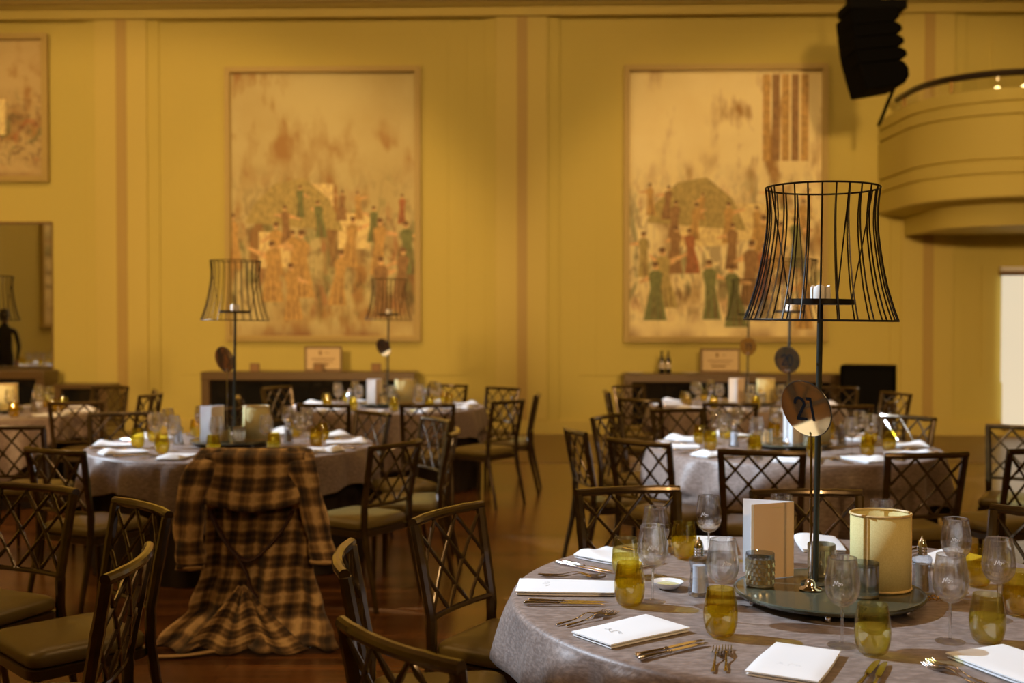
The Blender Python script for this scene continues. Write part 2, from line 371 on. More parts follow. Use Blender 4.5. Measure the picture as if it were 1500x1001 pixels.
for i, b in enumerate(B[:3] + [1950]):
    m = MB(); slab(m, wu(b-54), wu(b+54), .2, CORN, .028); struct(bevel(wobj(m, 'trim_%d' % tn, 'wall'), .004)); tn += 1
    m = MB(); slab(m, wu(b-39), wu(b+37), .2, CORN, .030, -.028); struct(bevel(wobj(m, 'trim_%d' % tn, 'wall_hi'), .006)); tn += 1
    m = MB(); slab(m, wu(b-7.5), wu(b+7.5), .2, CORN, .012, -.058); struct(wobj(m, 'trim_%d' % tn, 'groove')); tn += 1
for b0, b1 in ((182, 765), (765, 1357), (1357, 1950)):
    zt, zb = wz(500, 57), wz(500, 550)
    if b0 == 1357: x0a, x1a = wu(1437), wu(1452)
    m = MB()
    if b0 != 1357:
        slab(m, wu(b0+83), wu(b1-81), zb, zt, .008); struct(bevel(wobj(m, 'trim_%d' % tn, 'wall'), .004)); tn += 1
        m = MB(); slab(m, wu(b0+108), wu(b1-108), zb, zt - .02, .008, -.008); struct(bevel(wobj(m, 'trim_%d' % tn, 'wall'), .004)); tn += 1
    else:
        slab(m, wu(1437), wu(1456), wz(1440, 552), wz(1440, 390), .016); slab(m, wu(1449), wu(1850), 4.4, wz(1449, 46), .016)
        struct(wobj(m, 'trim_%d' % tn, 'wall')); tn += 1

def mural(px0, px1, py0, py1, m, label, fr=8):
    cx = (px0+px1)/2; t = thing('mural', label, 'mural'); t.matrix_world = WALLM @ Matrix.Translation((wu(cx), -.03, wz(cx, py1)))
    X0, X1 = wu(px0) - wu(cx), wu(px1) - wu(cx); Z1 = wz(cx, py0) - wz(cx, py1)
    pm = slab(MB(), X0, X1, 0, Z1, .012); fm = [0]*6
    rnd = random.Random(label); W = X1 - X0; dep = [0]
    def poly(P, mi):
        dep[0] += 1; b = len(pm.v); y = -.0125 - dep[0]*.00001
        pm.v += [(min(max(x, X0+.01), X1-.01), y, min(max(z, .01), Z1-.01)) for x, z in P]; pm.f.append(tuple(range(b, b + len(P)))); fm.append(mi)
    def ell(x, z, a, b_, mi, n=14): poly([(x + a*cos(2*PI*i/n), z + b_*sin(2*PI*i/n)) for i in range(n)][::-1][::-1], mi)
    def figure(x, z, h, mi, lean=0):
        sw, hw_ = .12*h, .17*h*rnd.uniform(.8, 1.2); L_ = lambda q: lean*q*h
        for sd in (-1, 1):
            if rnd.random() < .5:
                ax = rnd.uniform(.1, .3)*h*sd; az = rnd.uniform(-.1, .2)*h
                poly([(x + L_(.8) + sd*sw*.7, z + .80*h), (x + L_(.8) + sd*sw + ax, z + .72*h + az), (x + L_(.7) + sd*sw + ax, z + .68*h + az), (x + L_(.7) + sd*sw*.7, z + .68*h)][::sd], 6)
        poly([(x - hw_, z), (x + hw_, z), (x + hw_*.75, z + .25*h), (x + L_(.55) + sw*.7, z + .55*h), (x + L_(.8) + sw, z + .78*h), (x + L_(.84) + sw*.5, z + .85*h), (x + L_(.84) - sw*.5, z + .85*h), (x + L_(.8) - sw, z + .78*h), (x + L_(.55) - sw*.7, z + .55*h), (x - hw_*.75, z + .25*h)], mi)
        for q in range(3): fx = x + rnd.uniform(-.6, .6)*hw_; poly([(fx - .008*h, z + .02*h), (fx + .012*h, z + .02*h), (x + L_(.55) + (fx-x)*.5, z + .6*h)], 5)
        ell(x + L_(.92), z + .925*h, .052*h, .066*h, 6); ell(x + L_(.92) + rnd.uniform(-.01, .01)*h, z + .958*h, .055*h, .045*h, 5)
    # pale blocks and a dull hill behind
    for q in range(3): bx = X0 + W*rnd.uniform(.15, .75); bz = Z1*rnd.uniform(.36, .62); bw = W*rnd.uniform(.14, .26); poly([(bx, bz - .5), (bx + bw, bz - .5), (bx + bw, bz), (bx, bz)], 7)
    hx = X0 + W*rnd.uniform(.25, .4); poly([(hx - .62, Z1*.43), (hx + .75, Z1*.40), (hx + .55, Z1*.52), (hx + .2, Z1*.60), (hx - .2, Z1*.58), (hx - .5, Z1*.5)], 8)
    if m == 'mural_b':
        for q in range(5): poly([(X1 - .80 + q*.13, Z1*.66), (X1 - .70 + q*.13, Z1*.66), (X1 - .70 + q*.13, Z1*.985), (X1 - .80 + q*.13, Z1*.985)], 3 if q % 2 else 2)
    rows = [(.44, 6, .42), (.36, 7, .55), (.24, 7, .72), (.12, 6, .85), (.04, 4, .80)]
    if m == 'mural_c': rows = [(.02, 2, .5)]
    for zf, cnt, hh in rows:
        for q in range(cnt):
            if m == 'mural_a' and zf > .3 and q < 2: continue
            x = X0 + W*(q + rnd.uniform(.1, .9))/cnt
            if rnd.random() < .18: continue
            figure(x, Z1*zf + rnd.uniform(-.06, .1), hh*rnd.uniform(.85, 1.12), rnd.choice([1, 2, 2, 3, 3, 4, 7, 8]), rnd.uniform(-.1, .1))
    po = pm.obj('painting', m, t)
    for cn in ('p_rust', 'p_ochre', 'p_umber', 'p_green', 'p_dark', 'p_skin', 'p_pale', 'p_olive'): po.data.materials.append(M[cn])
    po.data.polygons.foreach_set('material_index', fm); po.data.polygons.foreach_set('use_smooth', [False]*len(fm))
    f = MB(); e = wu(fr) - wu(0)
    for (a, b, c, d) in ((X0-e, X0, -e, Z1+e), (X1, X1+e, -e, Z1+e), (X0, X1, -e, 0), (X0, X1, Z1, Z1+e)):
        slab(f, a, b, c, d, .075)
    for (a, b, c, d) in ((X0-e*.45, X0, -e*.45, Z1+e*.45), (X1, X1+e*.45, -e*.45, Z1+e*.45), (X0, X1, -e*.45, 0), (X0, X1, Z1, Z1+e*.45)):
        slab(f, a, b, c, d, .012, -.075)
    bevel(f.obj('frame', 'frame', t), .006)
    return t
mural(341, 609, 109, 492, 'mural_a', 'tall framed wall painting with pale left side, above the left sideboard')
mural(921, 1201, 106, 493, 'mural_b', 'tall framed wall painting above the right sideboard, partly behind the large wire cage lamp')
mural(-190, 68, 62, 260, 'mural_c', 'framed wall painting cut by the left photo edge, above the mirror')
# left wall painting and panelling seen in the mirror
t = thing('mural', 'painting seen only as a bright strip in the mirror at far left', 'mural', (-9.99, 7.38, 1.5))
MB().box((.01, 0, 1.7), (.02, 2.7, 3.4)).obj('painting', 'mural_b', t)
f = MB()
for s in (-1, 1): f.box((.03, s*1.39, 1.7), (.06, .08, 3.56))
for z in (-.04, 3.44): f.box((.03, 0, z), (.06, 2.7, .08))
f.obj('frame', 'frame', t)
# mirror over the far left console
t = thing('wall_mirror', 'large wall mirror at the left photo edge reflecting the hall', 'mirror'); t.matrix_world = WALLM @ Matrix.Translation((wu(-60), -.002, wz(0, 543)))
hw = wu(77) - wu(-60); zz = wz(30, 329) - wz(30, 543)
slab(MB(), -hw, hw, 0, zz, .02).obj('mirror_pane', 'mirror', t)
f = MB(); slab(f, -hw-.02, hw+.012, zz, zz + .03, .05); slab(f, hw, hw + .012, 0, zz, .03); f.obj('frame', 'framewood', t)

# window with backlit blind on the far right
t = struct(slab(MB(), wu(1464), wu(1640), wz(1480, 560), wz(1480, 404), .02, -.055).obj('window_1', 'blind')); t.matrix_world = WALLM
o = slab(MB(), wu(1466), wu(1640), wz(1480, 624), wz(1480, 560), .02, -.055).obj('window_2', 'blind'); o.matrix_world = WALLM; struct(o)
m = MB(); slab(m, wu(1462), wu(1640), wz(1480, 398), wz(1480, 391), .05, -.03); struct(wobj(m, 'trim_%d' % tn, 'card')); tn += 1
m = MB(); slab(m, wu(1462), wu(1640), wz(1480, 404), wz(1480, 398), .07, -.02); slab(m, wu(1464), wu(1640), wz(1480, 629), wz(1480, 624.5), .09, -.02); struct(wobj(m, 'trim_%d' % tn, 'framewood')); tn += 1

# balcony on the right: swept stepped parapet
PATH = [(5.0, 15.34)] + [(5.0, 14.9), (5.0, 14.6)] + [(6.2 - 1.2*cos(a), 14.3 - 1.2*sin(a)) for a in [PI/2*i/12 for i in range(13)]] + [(7.5, 13.1), (12.8, 13.1)]
def offs(path, d):
    out = []
    for i, p in enumerate(path):
        a = Vector(path[max(i-1, 0)]); b = Vector(path[min(i+1, len(path)-1)]); t = (b-a).normalized(); n = Vector((-t.y, t.x))
        out.append((p[0] + n.x*d, p[1] + n.y*d))
    return out   # +d = inwards (left of travel)
def g(z): return [(0, z-.018), (.035, z-.012), (.035, z+.012), (0, z+.018)]
prof = [(.34, 2.72), (.34, 2.98), (.02, 3.02), (0, 3.04)] + g(3.30) + g(3.47) + g(3.99) + g(4.145) + [(0, 4.30), (.02, 4.31), (.22, 4.31), (.22, 3.1)]
PP = {d: offs(PATH, d) for d in set(p[0] for p in prof)}
m = MB()
for (d, z) in prof: m.v += [(x, y, z) for x, y in PP[d]]
n = len(PATH)
for i in range(len(prof)-1):
    for j in range(n-1): m.f.append((i*n+j, i*n+j+1, (i+1)*n+j+1, (i+1)*n+j))
m.f = [tuple(reversed(f)) for f in m.f]
o = fixn(m.obj('trim_%d' % tn, 'wall')); struct(o); tn += 1
m = MB().prism(offs(PATH, .345) + [(12.8, 15.3)], 2.74, 3.1); struct(fixn(m.obj('trim_%d' % tn, 'wall_hi'))); tn += 1
t = thing('balcony_railing', 'dark handrail with brass posts and glass curving along the balcony', 'railing', (6, 14, 4.31))
L0 = lambda pts: [(x-6, y-14, z-4.31) for x, y, z in pts]
hr = offs(PATH[1:], .10)
MB().tube(L0([(x, y, 4.50 ) for x, y in hr]), .042, 8).obj('handrail', 'railwood', t)
m = MB()
for j in range(len(hr)-1):
    pass
gm = MB(); nn = len(hr)
gm.v = L0([(x, y, 4.33) for x, y in hr] + [(x, y, 4.47) for x, y in hr]); gm.f = [(j, j+1, nn+j+1, nn+j) for j in range(nn-1)]; gm.obj('glass_panel', 'glass', t)
for i in (1, 7, 13):
    x, y = hr[min(i, nn-1)]; MB().tube(L0([(x, y, 4.31), (x, y, 4.49)]), .022, 8).obj('post', 'brass', t)
for x, y in ((5.83, 13.5), (6.1, 13.38)):
    o = MB().lathe([(.0, -.02), (.03, -.01), (.034, .01), (.0, .03)], 14).obj('balcony_light', 'glow', loc=(x, y, 4.36))  # small orange emissive dots set just inside the rail
    tag(o, ['small glowing light behind the balcony rail, nearer its curved corner', 'small glowing light behind the balcony rail, right of the other'][x > 6], 'light', 'lights behind the balcony rail')

# hanging line array speaker
t = thing('line_array_speaker', 'tall black curved stack of speakers hanging beside the balcony', 'speaker', (4.02, 12.6, 0))
def ly(px): return (px - 750)/F*12.6 - 4.02
def lz(py): return H + (HOR - py)/F*12.6
prev = None
yy = [28, 50, 68, 86, 105, 140]; xl = [1233, 1235, 1237, 1240, 1245, 1256]; xr = [1293, 1297, 1300, 1304, 1307, 1312]
for i in range(5):
    m = MB(); t0 = [lz(yy[i] - 1), lz(yy[i] - 6)]; b0 = [lz(yy[i+1] - 1.5), lz(yy[i+1] - 6 - i*.5)]
    if i == 4: b0 = [lz(141), lz(132)]
    a0, a1 = ly(xl[i]), ly(xr[i]); c0, c1 = ly(xl[i+1]), ly(xr[i] + 2)
    n0 = len(m.v)
    for y in (-.30, .30):
        m.v += [(a0, y, t0[0]), (a1, y, t0[1]), (a1 + .06, y, (t0[1]*.7 + b0[1]*.3)), (a1 + .07, y, (t0[1]*.35 + b0[1]*.65)), (c1, y, b0[1]), (c0, y, b0[0])]
    m.f += [(5, 4, 3, 2, 1, 0), (6, 7, 8, 9, 10, 11)] + [(k, (k+1) % 6, 6+(k+1) % 6, 6+k) for k in range(6)]
    bevel(fixn(m.obj('speaker_box', 'speaker', t, ang=30)), .01)
m = MB(); m.box((ly(1274), 0, lz(17)), (.62, .5, .09)); m.box((ly(1262), 0, lz(4)), (.34, .18, .10)); m.obj('flying_bar', 'speaker2', t)
m = MB(); m.tube([(ly(1262), 0, lz(2)), (ly(1262), 0, 8.4)], .02, 6); m.tube([(ly(1303), 0, lz(12)), (ly(1303), 0, 8.4)], .012, 6); m.obj('hanging_cable', 'speaker', t)
m = MB(); m.tube([(ly(1309), 0, lz(124)), (ly(1327), 1.0, lz(162))], .018, 8); m.tube([(ly(1313), .05, lz(124)), (ly(1332), 1.05, lz(160))], .010, 6); m.obj('stay_rod', 'speaker2', t)
# subwoofer by the wall
t = thing('speaker_cabinet', 'big black floor speaker cabinet standing at the wall right of the right sideboard', 'speaker', (4.50, 14.12, 0), -.35)
bevel(MB().box((0, 0, .52), (.66, .6, .98)).obj('cabinet', 'speaker', t), .015)
MB().box((0, -.31, .52), (.56, .015, .88)).obj('grille', 'speaker2', t)
m = MB(); [m.box((sx*.25, sy*.22, .015), (.06, .06, .03)) for sx in (-1, 1) for sy in (-1, 1)]; m.obj('foot', 'speaker2', t)

# sideboards
def sideboard(x0, x1, ztop, label, yl=-.30, thick=.11):
    cx = (x0+x1)/2; w_ = x1 - x0; t = thing('sideboard', label, 'sideboard'); t.matrix_world = WALLM @ Matrix.Translation((cx, yl - .24, 0))
    bevel(MB().box((0, 0, ztop - thick/2), (w_, .48, thick)).obj('top', 'console', t), .008)
    for s in (-1, 1): bevel(MB().box((s*(w_/2 - .055), 0, (ztop-thick)/2), (.11, .46, ztop - thick)).obj('side_panel', 'console', t), .006)
    MB().box((0, -.12, (ztop-thick)/2 + .02), (w_ - .22, .02, ztop - thick - .04)).obj('glass_front', 'blackglass', t)
    MB().box((0, .08, .04), (w_ - .22, .3, .08)).obj('plinth', 'console', t)
    return t
k = 14.95/15.5
sideboard(wu(303)*k, wu(612)*k, .89, 'long brown sideboard with black glass front under the left wall painting')
sideboard(wu(914)*k, wu(1226)*k, .87, 'long brown sideboard with black glass front under the right wall painting')
sideboard(wu(-120)*k, wu(76)*k, .90, 'brown console table under the mirror at the left edge')
sideboard(wu(88)*k, wu(167)*k, .72, 'small low dark cabinet right of the mirror console', thick=.06)
def wplace(o, px, depth, z):   # stand a thing on a sideboard
    u = (px-750)/F; y = depth; o.location = (u*y, y, z); o.rotation_euler[2] = -TH; return o
def plaque(px0, px1, py0, py1, label, z):
    y = 15.0; s = y/F; w_ = (px1-px0)*s; h = (py1-py0)*s
    t = thing('framed_certificate', label, 'picture frame'); wplace(t, (px0+px1)/2, y, z)
    f = MB()
    for sx in (-1, 1): f.box((sx*(w_/2 - .013), 0, h/2), (.026, .03, h))
    f.box((0, 0, h - .013), (w_-.052, .03, .026)); f.box((0, 0, .016), (w_-.052, .03, .032)); bevel(f.obj('frame', 'framewood', t), .003)
    MB().box((0, .004, h/2), (w_ - .05, .01, h - .05)).obj('paper', 'certificate', t)
    i = MB(); i.box((-.04, -.003, h*.73), (.035, .003, .055)); i.box((.05, -.003, h*.73), (.06, .003, .008)); i.box((0, -.003, h*.5), (w_*.62, .003, .012)); i.box((0, -.003, h*.38), (w_*.5, .003, .010)); i.box((-.02, -.003, h*.26), (w_*.36, .003, .022)); i.obj('printing', 'ink', t)
    return t
plaque(446, 501, 506, 543, 'framed cream certificate standing on the left sideboard', .89)
plaque(1026, 1084, 509, 545, 'framed cream certificate standing on the right sideboard', .87)
for px, l in ((373, 'small dark framed sign on the left sideboard, left of the certificate'), (551, 'small dark framed sign on the left sideboard, right of the certificate'), (466, 'small dark sign standing in front of the certificate on the left sideboard')):
    t = thing('small_sign', l, 'sign', group='small signs on the left sideboard'); wplace(t, px, 14.85, .89)
    bevel(MB().box((0, 0, .058), (.13, .03, .116)).obj('frame', 'framewood', t), .004); MB().box((0, -.017, .06), (.10, .006, .085)).obj('panel', 'ink', t)
for px, l in ((969.5, 'black wine bottle on the right sideboard, left one of the pair'), (979, 'black wine bottle on the right sideboard, right one of the pair')):
    t = thing('wine_bottle', l, 'bottle', group='wine bottles on the right sideboard'); wplace(t, px, 14.9, .87)
    MB().lathe([(.0, 0), (.038, .002), (.038, .17), (.03, .2), (.014, .225), (.013, .285), (.015, .29), (.015, .3), (0, .3)], 16).obj('bottle', 'bottle', t)
    MB().open_lathe([(.0386, .06), (.0386, .13)], 16).obj('label', 'label', t)
i = 0
for px, z, where in ((930, .87, 'right sideboard, left of the bottles'), (1012, .87, 'right sideboard, left of the certificate'), (1100, .87, 'right sideboard, right of the certificate')):
    o = MB().lathe([(0, 0), (.07, .002), (.13, .014), (.135, .018), (.07, .008), (0, .006)], 24).obj('plate', 'ceramic'); wplace(o, px, 14.8, z); tag(o, 'white plate lying on the ' + where, 'plate', 'plates on the right sideboard')

# ------------------------------------------------------------------ chair
CH = .885
def bk(u, v):   # backrest surface
    hw = .192 + .014*v
    return (u*hw, .055 - .062*v - .018*(1-u*u), .565 + v*(CH - .012 - .565))
def bump_r(r, n, bumps):
    R = []
    for i in range(n):
        q = i/(n-1); R.append(r*(1.32 if any(abs(q-b) < .5/(n-1)+1e-6 for b in bumps) else 1))
    return R
def rod(p, q, r=.0068, n=13):
    pts = [bk(p[0] + (q[0]-p[0])*i/(n-1), p[1] + (q[1]-p[1])*i/(n-1)) for i in range(n)]
    return MB().tube(pts, bump_r(r, n, (.17, .5, .83)), 7)
def make_chair(label, loc, rz):
    t = thing('dining_chair', label, 'chair', loc, rz, 'dining chairs')
    # seat pad
    def oz(q): return [(x*(1+ .05*(y+.2)), y + .265) for x, y in rrect(.205 - q, .205 - q, max(.018, .05 - q*.2), 5)]
    layered(MB(), oz, [(.012, .432), (.002, .438), (0, .448), (.0, .465), (.006, .478), (.02, .488), (.05, .494), (.11, .499), (.16, .5005)]).obj('seat', 'seat', t, ang=60)
    layered(MB(), oz, [(.0, .395), (-.004, .398), (-.004, .428), (.004, .431)]).obj('seat_frame', 'seatframe', t, ang=50)
    for s in (-1, 1):
        pts = [(s*.200, -.035, 0), (s*.197, -.005, .15), (s*.195, .035, .32), (s*.194, .052, .44), (s*.196, .052, .565), (s*.202, .02, .74), (s*.209, -.006, CH-.004)]
        n = 25; P = []
        for i in range(n):
            q = i/(n-1)*6; a = min(int(q), 5); f_ = q-a; P.append(tuple(Vector(pts[a]).lerp(Vector(pts[a+1]), f_)))
        R = [.013 + .006*min(1, p[2]/.4) for p in P]; R = [r*(1.1 if i in (9, 15, 20) else 1) for i, r in enumerate(R)]
        MB().tube(P, R, 8, ph=PI/8).obj('back_post', 'bronze', t)
        P = [(s*.192, .452, 0), (s*.190, .448, .2), (s*.188, .445, .41)]
        MB().tube(P, [.012, .015, .018], 8, ph=PI/8).obj('leg', 'bronze', t)
    n = 15
    top = [(u*.222, -.006 - .030*(1-u*u), CH + .004) for u in [-1 + 2*i/(n-1) for i in range(n)]]
    MB().tube(top, bump_r(.0165, n, (.22, .78)) if False else [.0165*(1.1 if i in (3, 11) else 1) for i in range(n)], 10).obj('top_rail', 'bronze', t)
    low = [(u*.195, .055 - .018*(1-u*u), .565) for u in [-1 + 2*i/10 for i in range(11)]]
    MB().tube(low, .011, 8).obj('lower_rail', 'bronze', t)
    for s in (-1, 1):
        for p, q in (((1/3, 1), (-1, 0)), ((.97, .97), (-1/3, 0)), ((-1/3, 1), (-.98, .5)), ((.98, .5), (1/3, 0))):
            rod((s*p[0], p[1]), (s*q[0], q[1])).obj('lattice_rod', 'bronze', t)
    return t
CHAIRS = [  # x, y, facing x, facing y, label
 (-.22, 3.98, .85, -.5, 'T1', 'bronze lattice back chair with olive seat, standing whole just left of the front table'),
 (-.47, 3.24, .98, .10, 'T1', 'lattice back chair seen almost edge on at the left of the large front table'),
 (-.24, 2.38, .76, .65, 'T1', 'nearest lattice back chair, only its curved top rail showing at bottom centre'),
 (.47, 4.50, .22, -.97, 'T1', 'lattice back chair tucked behind the front table, left of the white menu card'),
 (1.17, 4.43, 0, -1, 'T1', 'dark lattice back chair tucked behind the menu card and lamp pole of the front table'),
 (1.88, 3.92, -.83, -.55, 'T1', 'lattice back chair at the right edge behind the glasses of the front table'),
 (-1.29, 5.68, -.12, .99, 'T2', 'chair pulled out and covered by the plaid coat'),
 (-.65, 6.18, -.84, .54, 'T2', 'chair with lit olive seat just right of the plaid coat'),
 (-.37, 6.86, -.99, .05, 'T2', 'chair seen edge on right of the left table, bright joints on its post'),
 (-.53, 7.68, -.85, -.50, 'T2', 'chair at the right rim of the left table, furthest back of the three there'),
 (-1.03, 8.22, -.75, -.66, 'T2', 'chair behind the right rim of the left table, beside the napkins'),
 (-2.14, 8.62, .05, -1, 'T2', 'chair behind the left table, hidden by the menu card'),
 (-2.87, 8.18, .25, -.97, 'T2', 'chair beyond the left end of the left table, glint on its corner'),
 (-2.40, 5.88, .46, .88, 'T2', 'chair whose top rail ends at the left rim of the left table'),
 (-1.95, 4.56, -.42, -.90, None, 'chair at the left photo edge, back to the left table, seat towards the camera'),
 (-1.37, 4.10, -.72, -.69, None, 'chair left of the plaid coat with lattice back towards the dark table skirt'),
 (-1.10, 3.18, -.99, -.06, None, 'closest chair in the bottom left corner, big olive seat'),
 (-3.22, 7.2, .05, 1, None, 'chair at the left edge in front of the far left table, bright slanting rods'),
 (-3.62, 9.28, -.12, .99, 'T5', 'chair in front of the far left table, back towards the camera'),
 (-3.50, 10.9, -.96, -.28, 'T5', 'far chair at the wall right of the far left table, rear one of the pair'),
 (-3.32, 10.25, -.98, .15, 'T5', 'far chair right of the far left table, front one of the pair'),
 (-4.12, 11.45, -.3, -.95, 'T5', 'chair behind the far left table before the low dark cabinet'),
 (-1.52, 9.02, .10, .99, 'T3', 'chair in front of the rear middle table, left one of the two facing away'),
 (-.68, 9.02, -.12, .99, 'T3', 'chair in front of the rear middle table, right one of the two facing away'),
 (-2.38, 11.35, .85, -.5, 'T3', 'chair before the left sideboard behind the rear middle table'),
 (-2.40, 9.9, .95, .3, 'T3', 'chair left of the rear middle table, behind the cream shade of the left table'),
 (-.68, 11.75, -.3, -.95, 'T3', 'chair behind the right end of the rear middle table against the wall'),
 (-.10, 11.25, -.66, -.75, 'T3', 'chair right of the rear middle table, furthest back by the wall'),
 (-.04, 9.45, -.80, .60, 'T3', 'chair right of the rear middle table with whole back and legs in view'),
 (.22, 10.3, -.99, .08, 'T3', 'chair seen edge on standing rightmost by the rear middle table'),
 (.72, 6.30, .70, .72, 'T4', 'chair at the left front of table 20 with back to the camera'),
 (1.30, 5.82, .25, .97, 'T4', 'chair in front of table 20 behind the menu card of the front table'),
 (2.12, 5.72, -.12, .99, 'T4', 'chair in front of table 20, right of the lamp pole'),
 (2.80, 7.92, -.82, -.57, 'T4', 'chair at the right rim of table 20 behind its napkins'),
 (.40, 6.95, .97, .23, 'T4', 'chair left of table 20 standing furthest left, narrow view'),
 (.68, 7.95, .84, -.54, 'T4', 'chair left of table 20, second back from the aisle'),
 (1.26, 8.50, .3, -.95, 'T4', 'chair behind the left side of table 20'),
 (1.10, 9.62, .62, .78, 'T6', 'chair at the left front of the rear right table'),
 (1.78, 9.12, .1, 1, 'T6', 'chair in front of the rear right table with back to the camera'),
 (.92, 10.75, .98, 0, 'T6', 'chair left of the rear right table seen edge on near the sideboard'),
 (1.22, 11.62, .6, -.8, 'T6', 'chair behind the left side of the rear right table before the sideboard'),
 (3.28, 11.35, -.3, -.95, 'T6', 'chair behind the rear right table in front of the black speaker cabinet'),
 (3.58, 10.45, -.92, -.3, 'T6', 'chair right of the rear right table, rear one before the speaker cabinet'),
 (3.20, 9.45, -.85, .45, 'T6', 'chair right of the rear right table, nearer one before the speaker cabinet'),
 (2.66, 8.9, -.1, 1, 'T6', 'chair before the right side of the rear right table, behind table 20 glasses'),
 (3.27, 7.15, -.50, -.86, None, 'chair at the right edge with cool light on its post, below the bright window'),
 (2.80, 5.95, -.40, .92, 'T4', 'chair at the right edge in front of the chair with the lit post'),
]
c0 = None; TCH = {k: [] for k in TABLES}
for (x, y, fx, fy, tb, lab) in CHAIRS:
    rz = math.atan2(-fx, fy)
    if c0 is None: c0 = make_chair(lab, (x, y, 0), rz)
    else: clone(c0, lab, (x, y, 0), rz)
    if tb: TCH[tb].append((x, y, fx, fy))

# ------------------------------------------------------------------ tables and cloths
R = .93; ZT = .75
def make_table(key, where, sqrot, hem=1.12):
    cx, cy = TABLES[key]
    dents = []
    for (x, y, fx, fy) in TCH[key]:
        l = math.hypot(fx, fy); fx /= l; fy /= l
        # seat front corners and centre
        dents.append((x - cx, y - cy, fx, fy))
    def dent(th, r, z):
        if z > .56: return r
        k = min(1, (.56 - z)/.05); out = r
        dx, dy = cos(th), sin(th)
        for (qx, qy, fx, fy) in dents:
            # walk inward until outside of the seat footprint
            rr = r
            while rr > .2:
                px, py = dx*rr - qx, dy*rr - qy
                s = px*fx + py*fy; l = abs(-px*fy + py*fx)
                if s < .535 and s > -.3 and l < .265: rr -= .01
                else: break
            out = min(out, rr)
        return r + (out - r)*k
    t = thing('banquet_table', 'round banquet table with dark floor length skirt, ' + where, 'table', (cx, cy, 0), 0, 'round banquet tables')
    MB().lathe([(0, .715), (.90, .715), (.905, .72), (.905, .738), (.9, .742), (0, .742)], 48).obj('tabletop', 'console', t)
    NU = 240
    def sk(u, v):
        th = u*2*PI; z = .712*(1-v) + .004*v
        r = .885 + .015*v*sin(th*22 + 1) + .01*v*sin(th*37)
        r = dent(th, r, z) ; return (r*cos(th), r*sin(th), z)
    MB().grid(sk, NU, 12, wrap=True).obj('table_skirt', 'skirt', t, ang=80)
    rnd = random.Random(key); ph = [rnd.uniform(0, 6.28) for _ in range(5)]
    def cl(u, v):
        th = u*2*PI; a = th + sqrot; L = hem/max(abs(cos(a)), abs(sin(a))); L = min(L, 1.42) if L > 1.42 else L
        drop = L - R
        if v < .35: 
            r = R*.985*(v/.35); z = .7475
            z += .0012*sin(th*3 + ph[0])*sin(r*9) if r > .3 else 0
        elif v < .45:
            q = (v-.35)/.10; r = R*.985 + .018*sin(q*PI/2); z = .7475 - .018*(1-cos(q*PI/2))
        else:
            q = (v-.45)/.55; z = .7295 - q*(drop - .01)
            k = q**.6*min(1, drop/.22); k2 = (drop/.55)
            r = R + .004 + k*(.058*(abs(sin(th*8 + ph[1] + .5*sin(th*3)))**.7 - .6) + .022*sin(th*23 + ph[2] + sin(th*5)) + .020*sin(th*9 + ph[3])) + .05*q*k2 + .022*k
            z += .004*sin(th*40)*q
            r = max(dent(th, r, z), .3)
            r = max(r, .905) if z > .56 else r
        return (r*cos(th), r*sin(th), z)
    o = fixn(MB().grid(cl, NU, 48, wrap=True).obj('tablecloth', 'cloth', ang=80, loc=(cx, cy, 0)))
    tag(o, 'taupe satin tablecloth draped over the round table ' + where, 'tablecloth', 'taupe tablecloths')
    solid(o, .002, 1)
make_table('T1', 'in the right foreground', math.radians(45 - 12))
make_table('T2', 'behind the plaid coat at left', math.radians(28))
make_table('T3', 'at the rear middle before the left sideboard', math.radians(45-6), 1.16)
make_table('T4', 'numbered 20 behind the front table', math.radians(45), 1.2)
make_table('T5', 'cut by the left photo edge', math.radians(20))
make_table('T6', 'at the rear right before the right sideboard', math.radians(30))
make_table('T7', 'seen only in the mirror at left', math.radians(10))
ZC = .7510

# ------------------------------------------------------------------ things on the tables
ZC = .7515; ZTR = .7845
def tp(px, py, z=ZC): D = (H - z)*F/(py - HOR); return ((px - 750)/F*D, D)
def squig(kind):
    if kind == 0: return [(-1, -.6), (-.8, -.9), (-.7, -.3), (-.55, .8), (-.3, -.5), (-.2, .0), (0, .8), (.1, .3), (.05, -.5), (.3, -.8), (.55, -.3), (.45, .2), (.2, .1), (.4, -.15), (.9, .1), (1, -.3), (.75, -.5)]
    return [(-1, .1), (-.7, .6), (-.45, .1), (-.7, -.3), (-.9, .2), (-.5, .8), (.0, .6), (.1, -.2), (-.1, -.7), (.2, -.8), (.5, -.3), (.9, .5), (.7, .8), (.5, .4), (.8, -.2), (1, -.4)]
def smooth(P, it=2):
    for _ in range(it):
        Q = [P[0]]
        for a, b in zip(P, P[1:]):
            Q.append(tuple(a[i]*.75 + b[i]*.25 for i in range(len(a)))); Q.append(tuple(a[i]*.25 + b[i]*.75 for i in range(len(a))))
        P = Q + [P[-1]]
    return P
def bowl_r(z):   # wine bowl outer profile
    P = [(.0045, .100), (.016, .1035), (.030, .113), (.040, .128), (.0445, .148), (.0442, .166), (.041, .190), (.0375, .210), (.0355, .226)]
    for (r0, z0), (r1, z1) in zip(P, P[1:]):
        if z <= z1: return r0 + (r1-r0)*(z-z0)/(z1-z0)
    return P[-1][0]
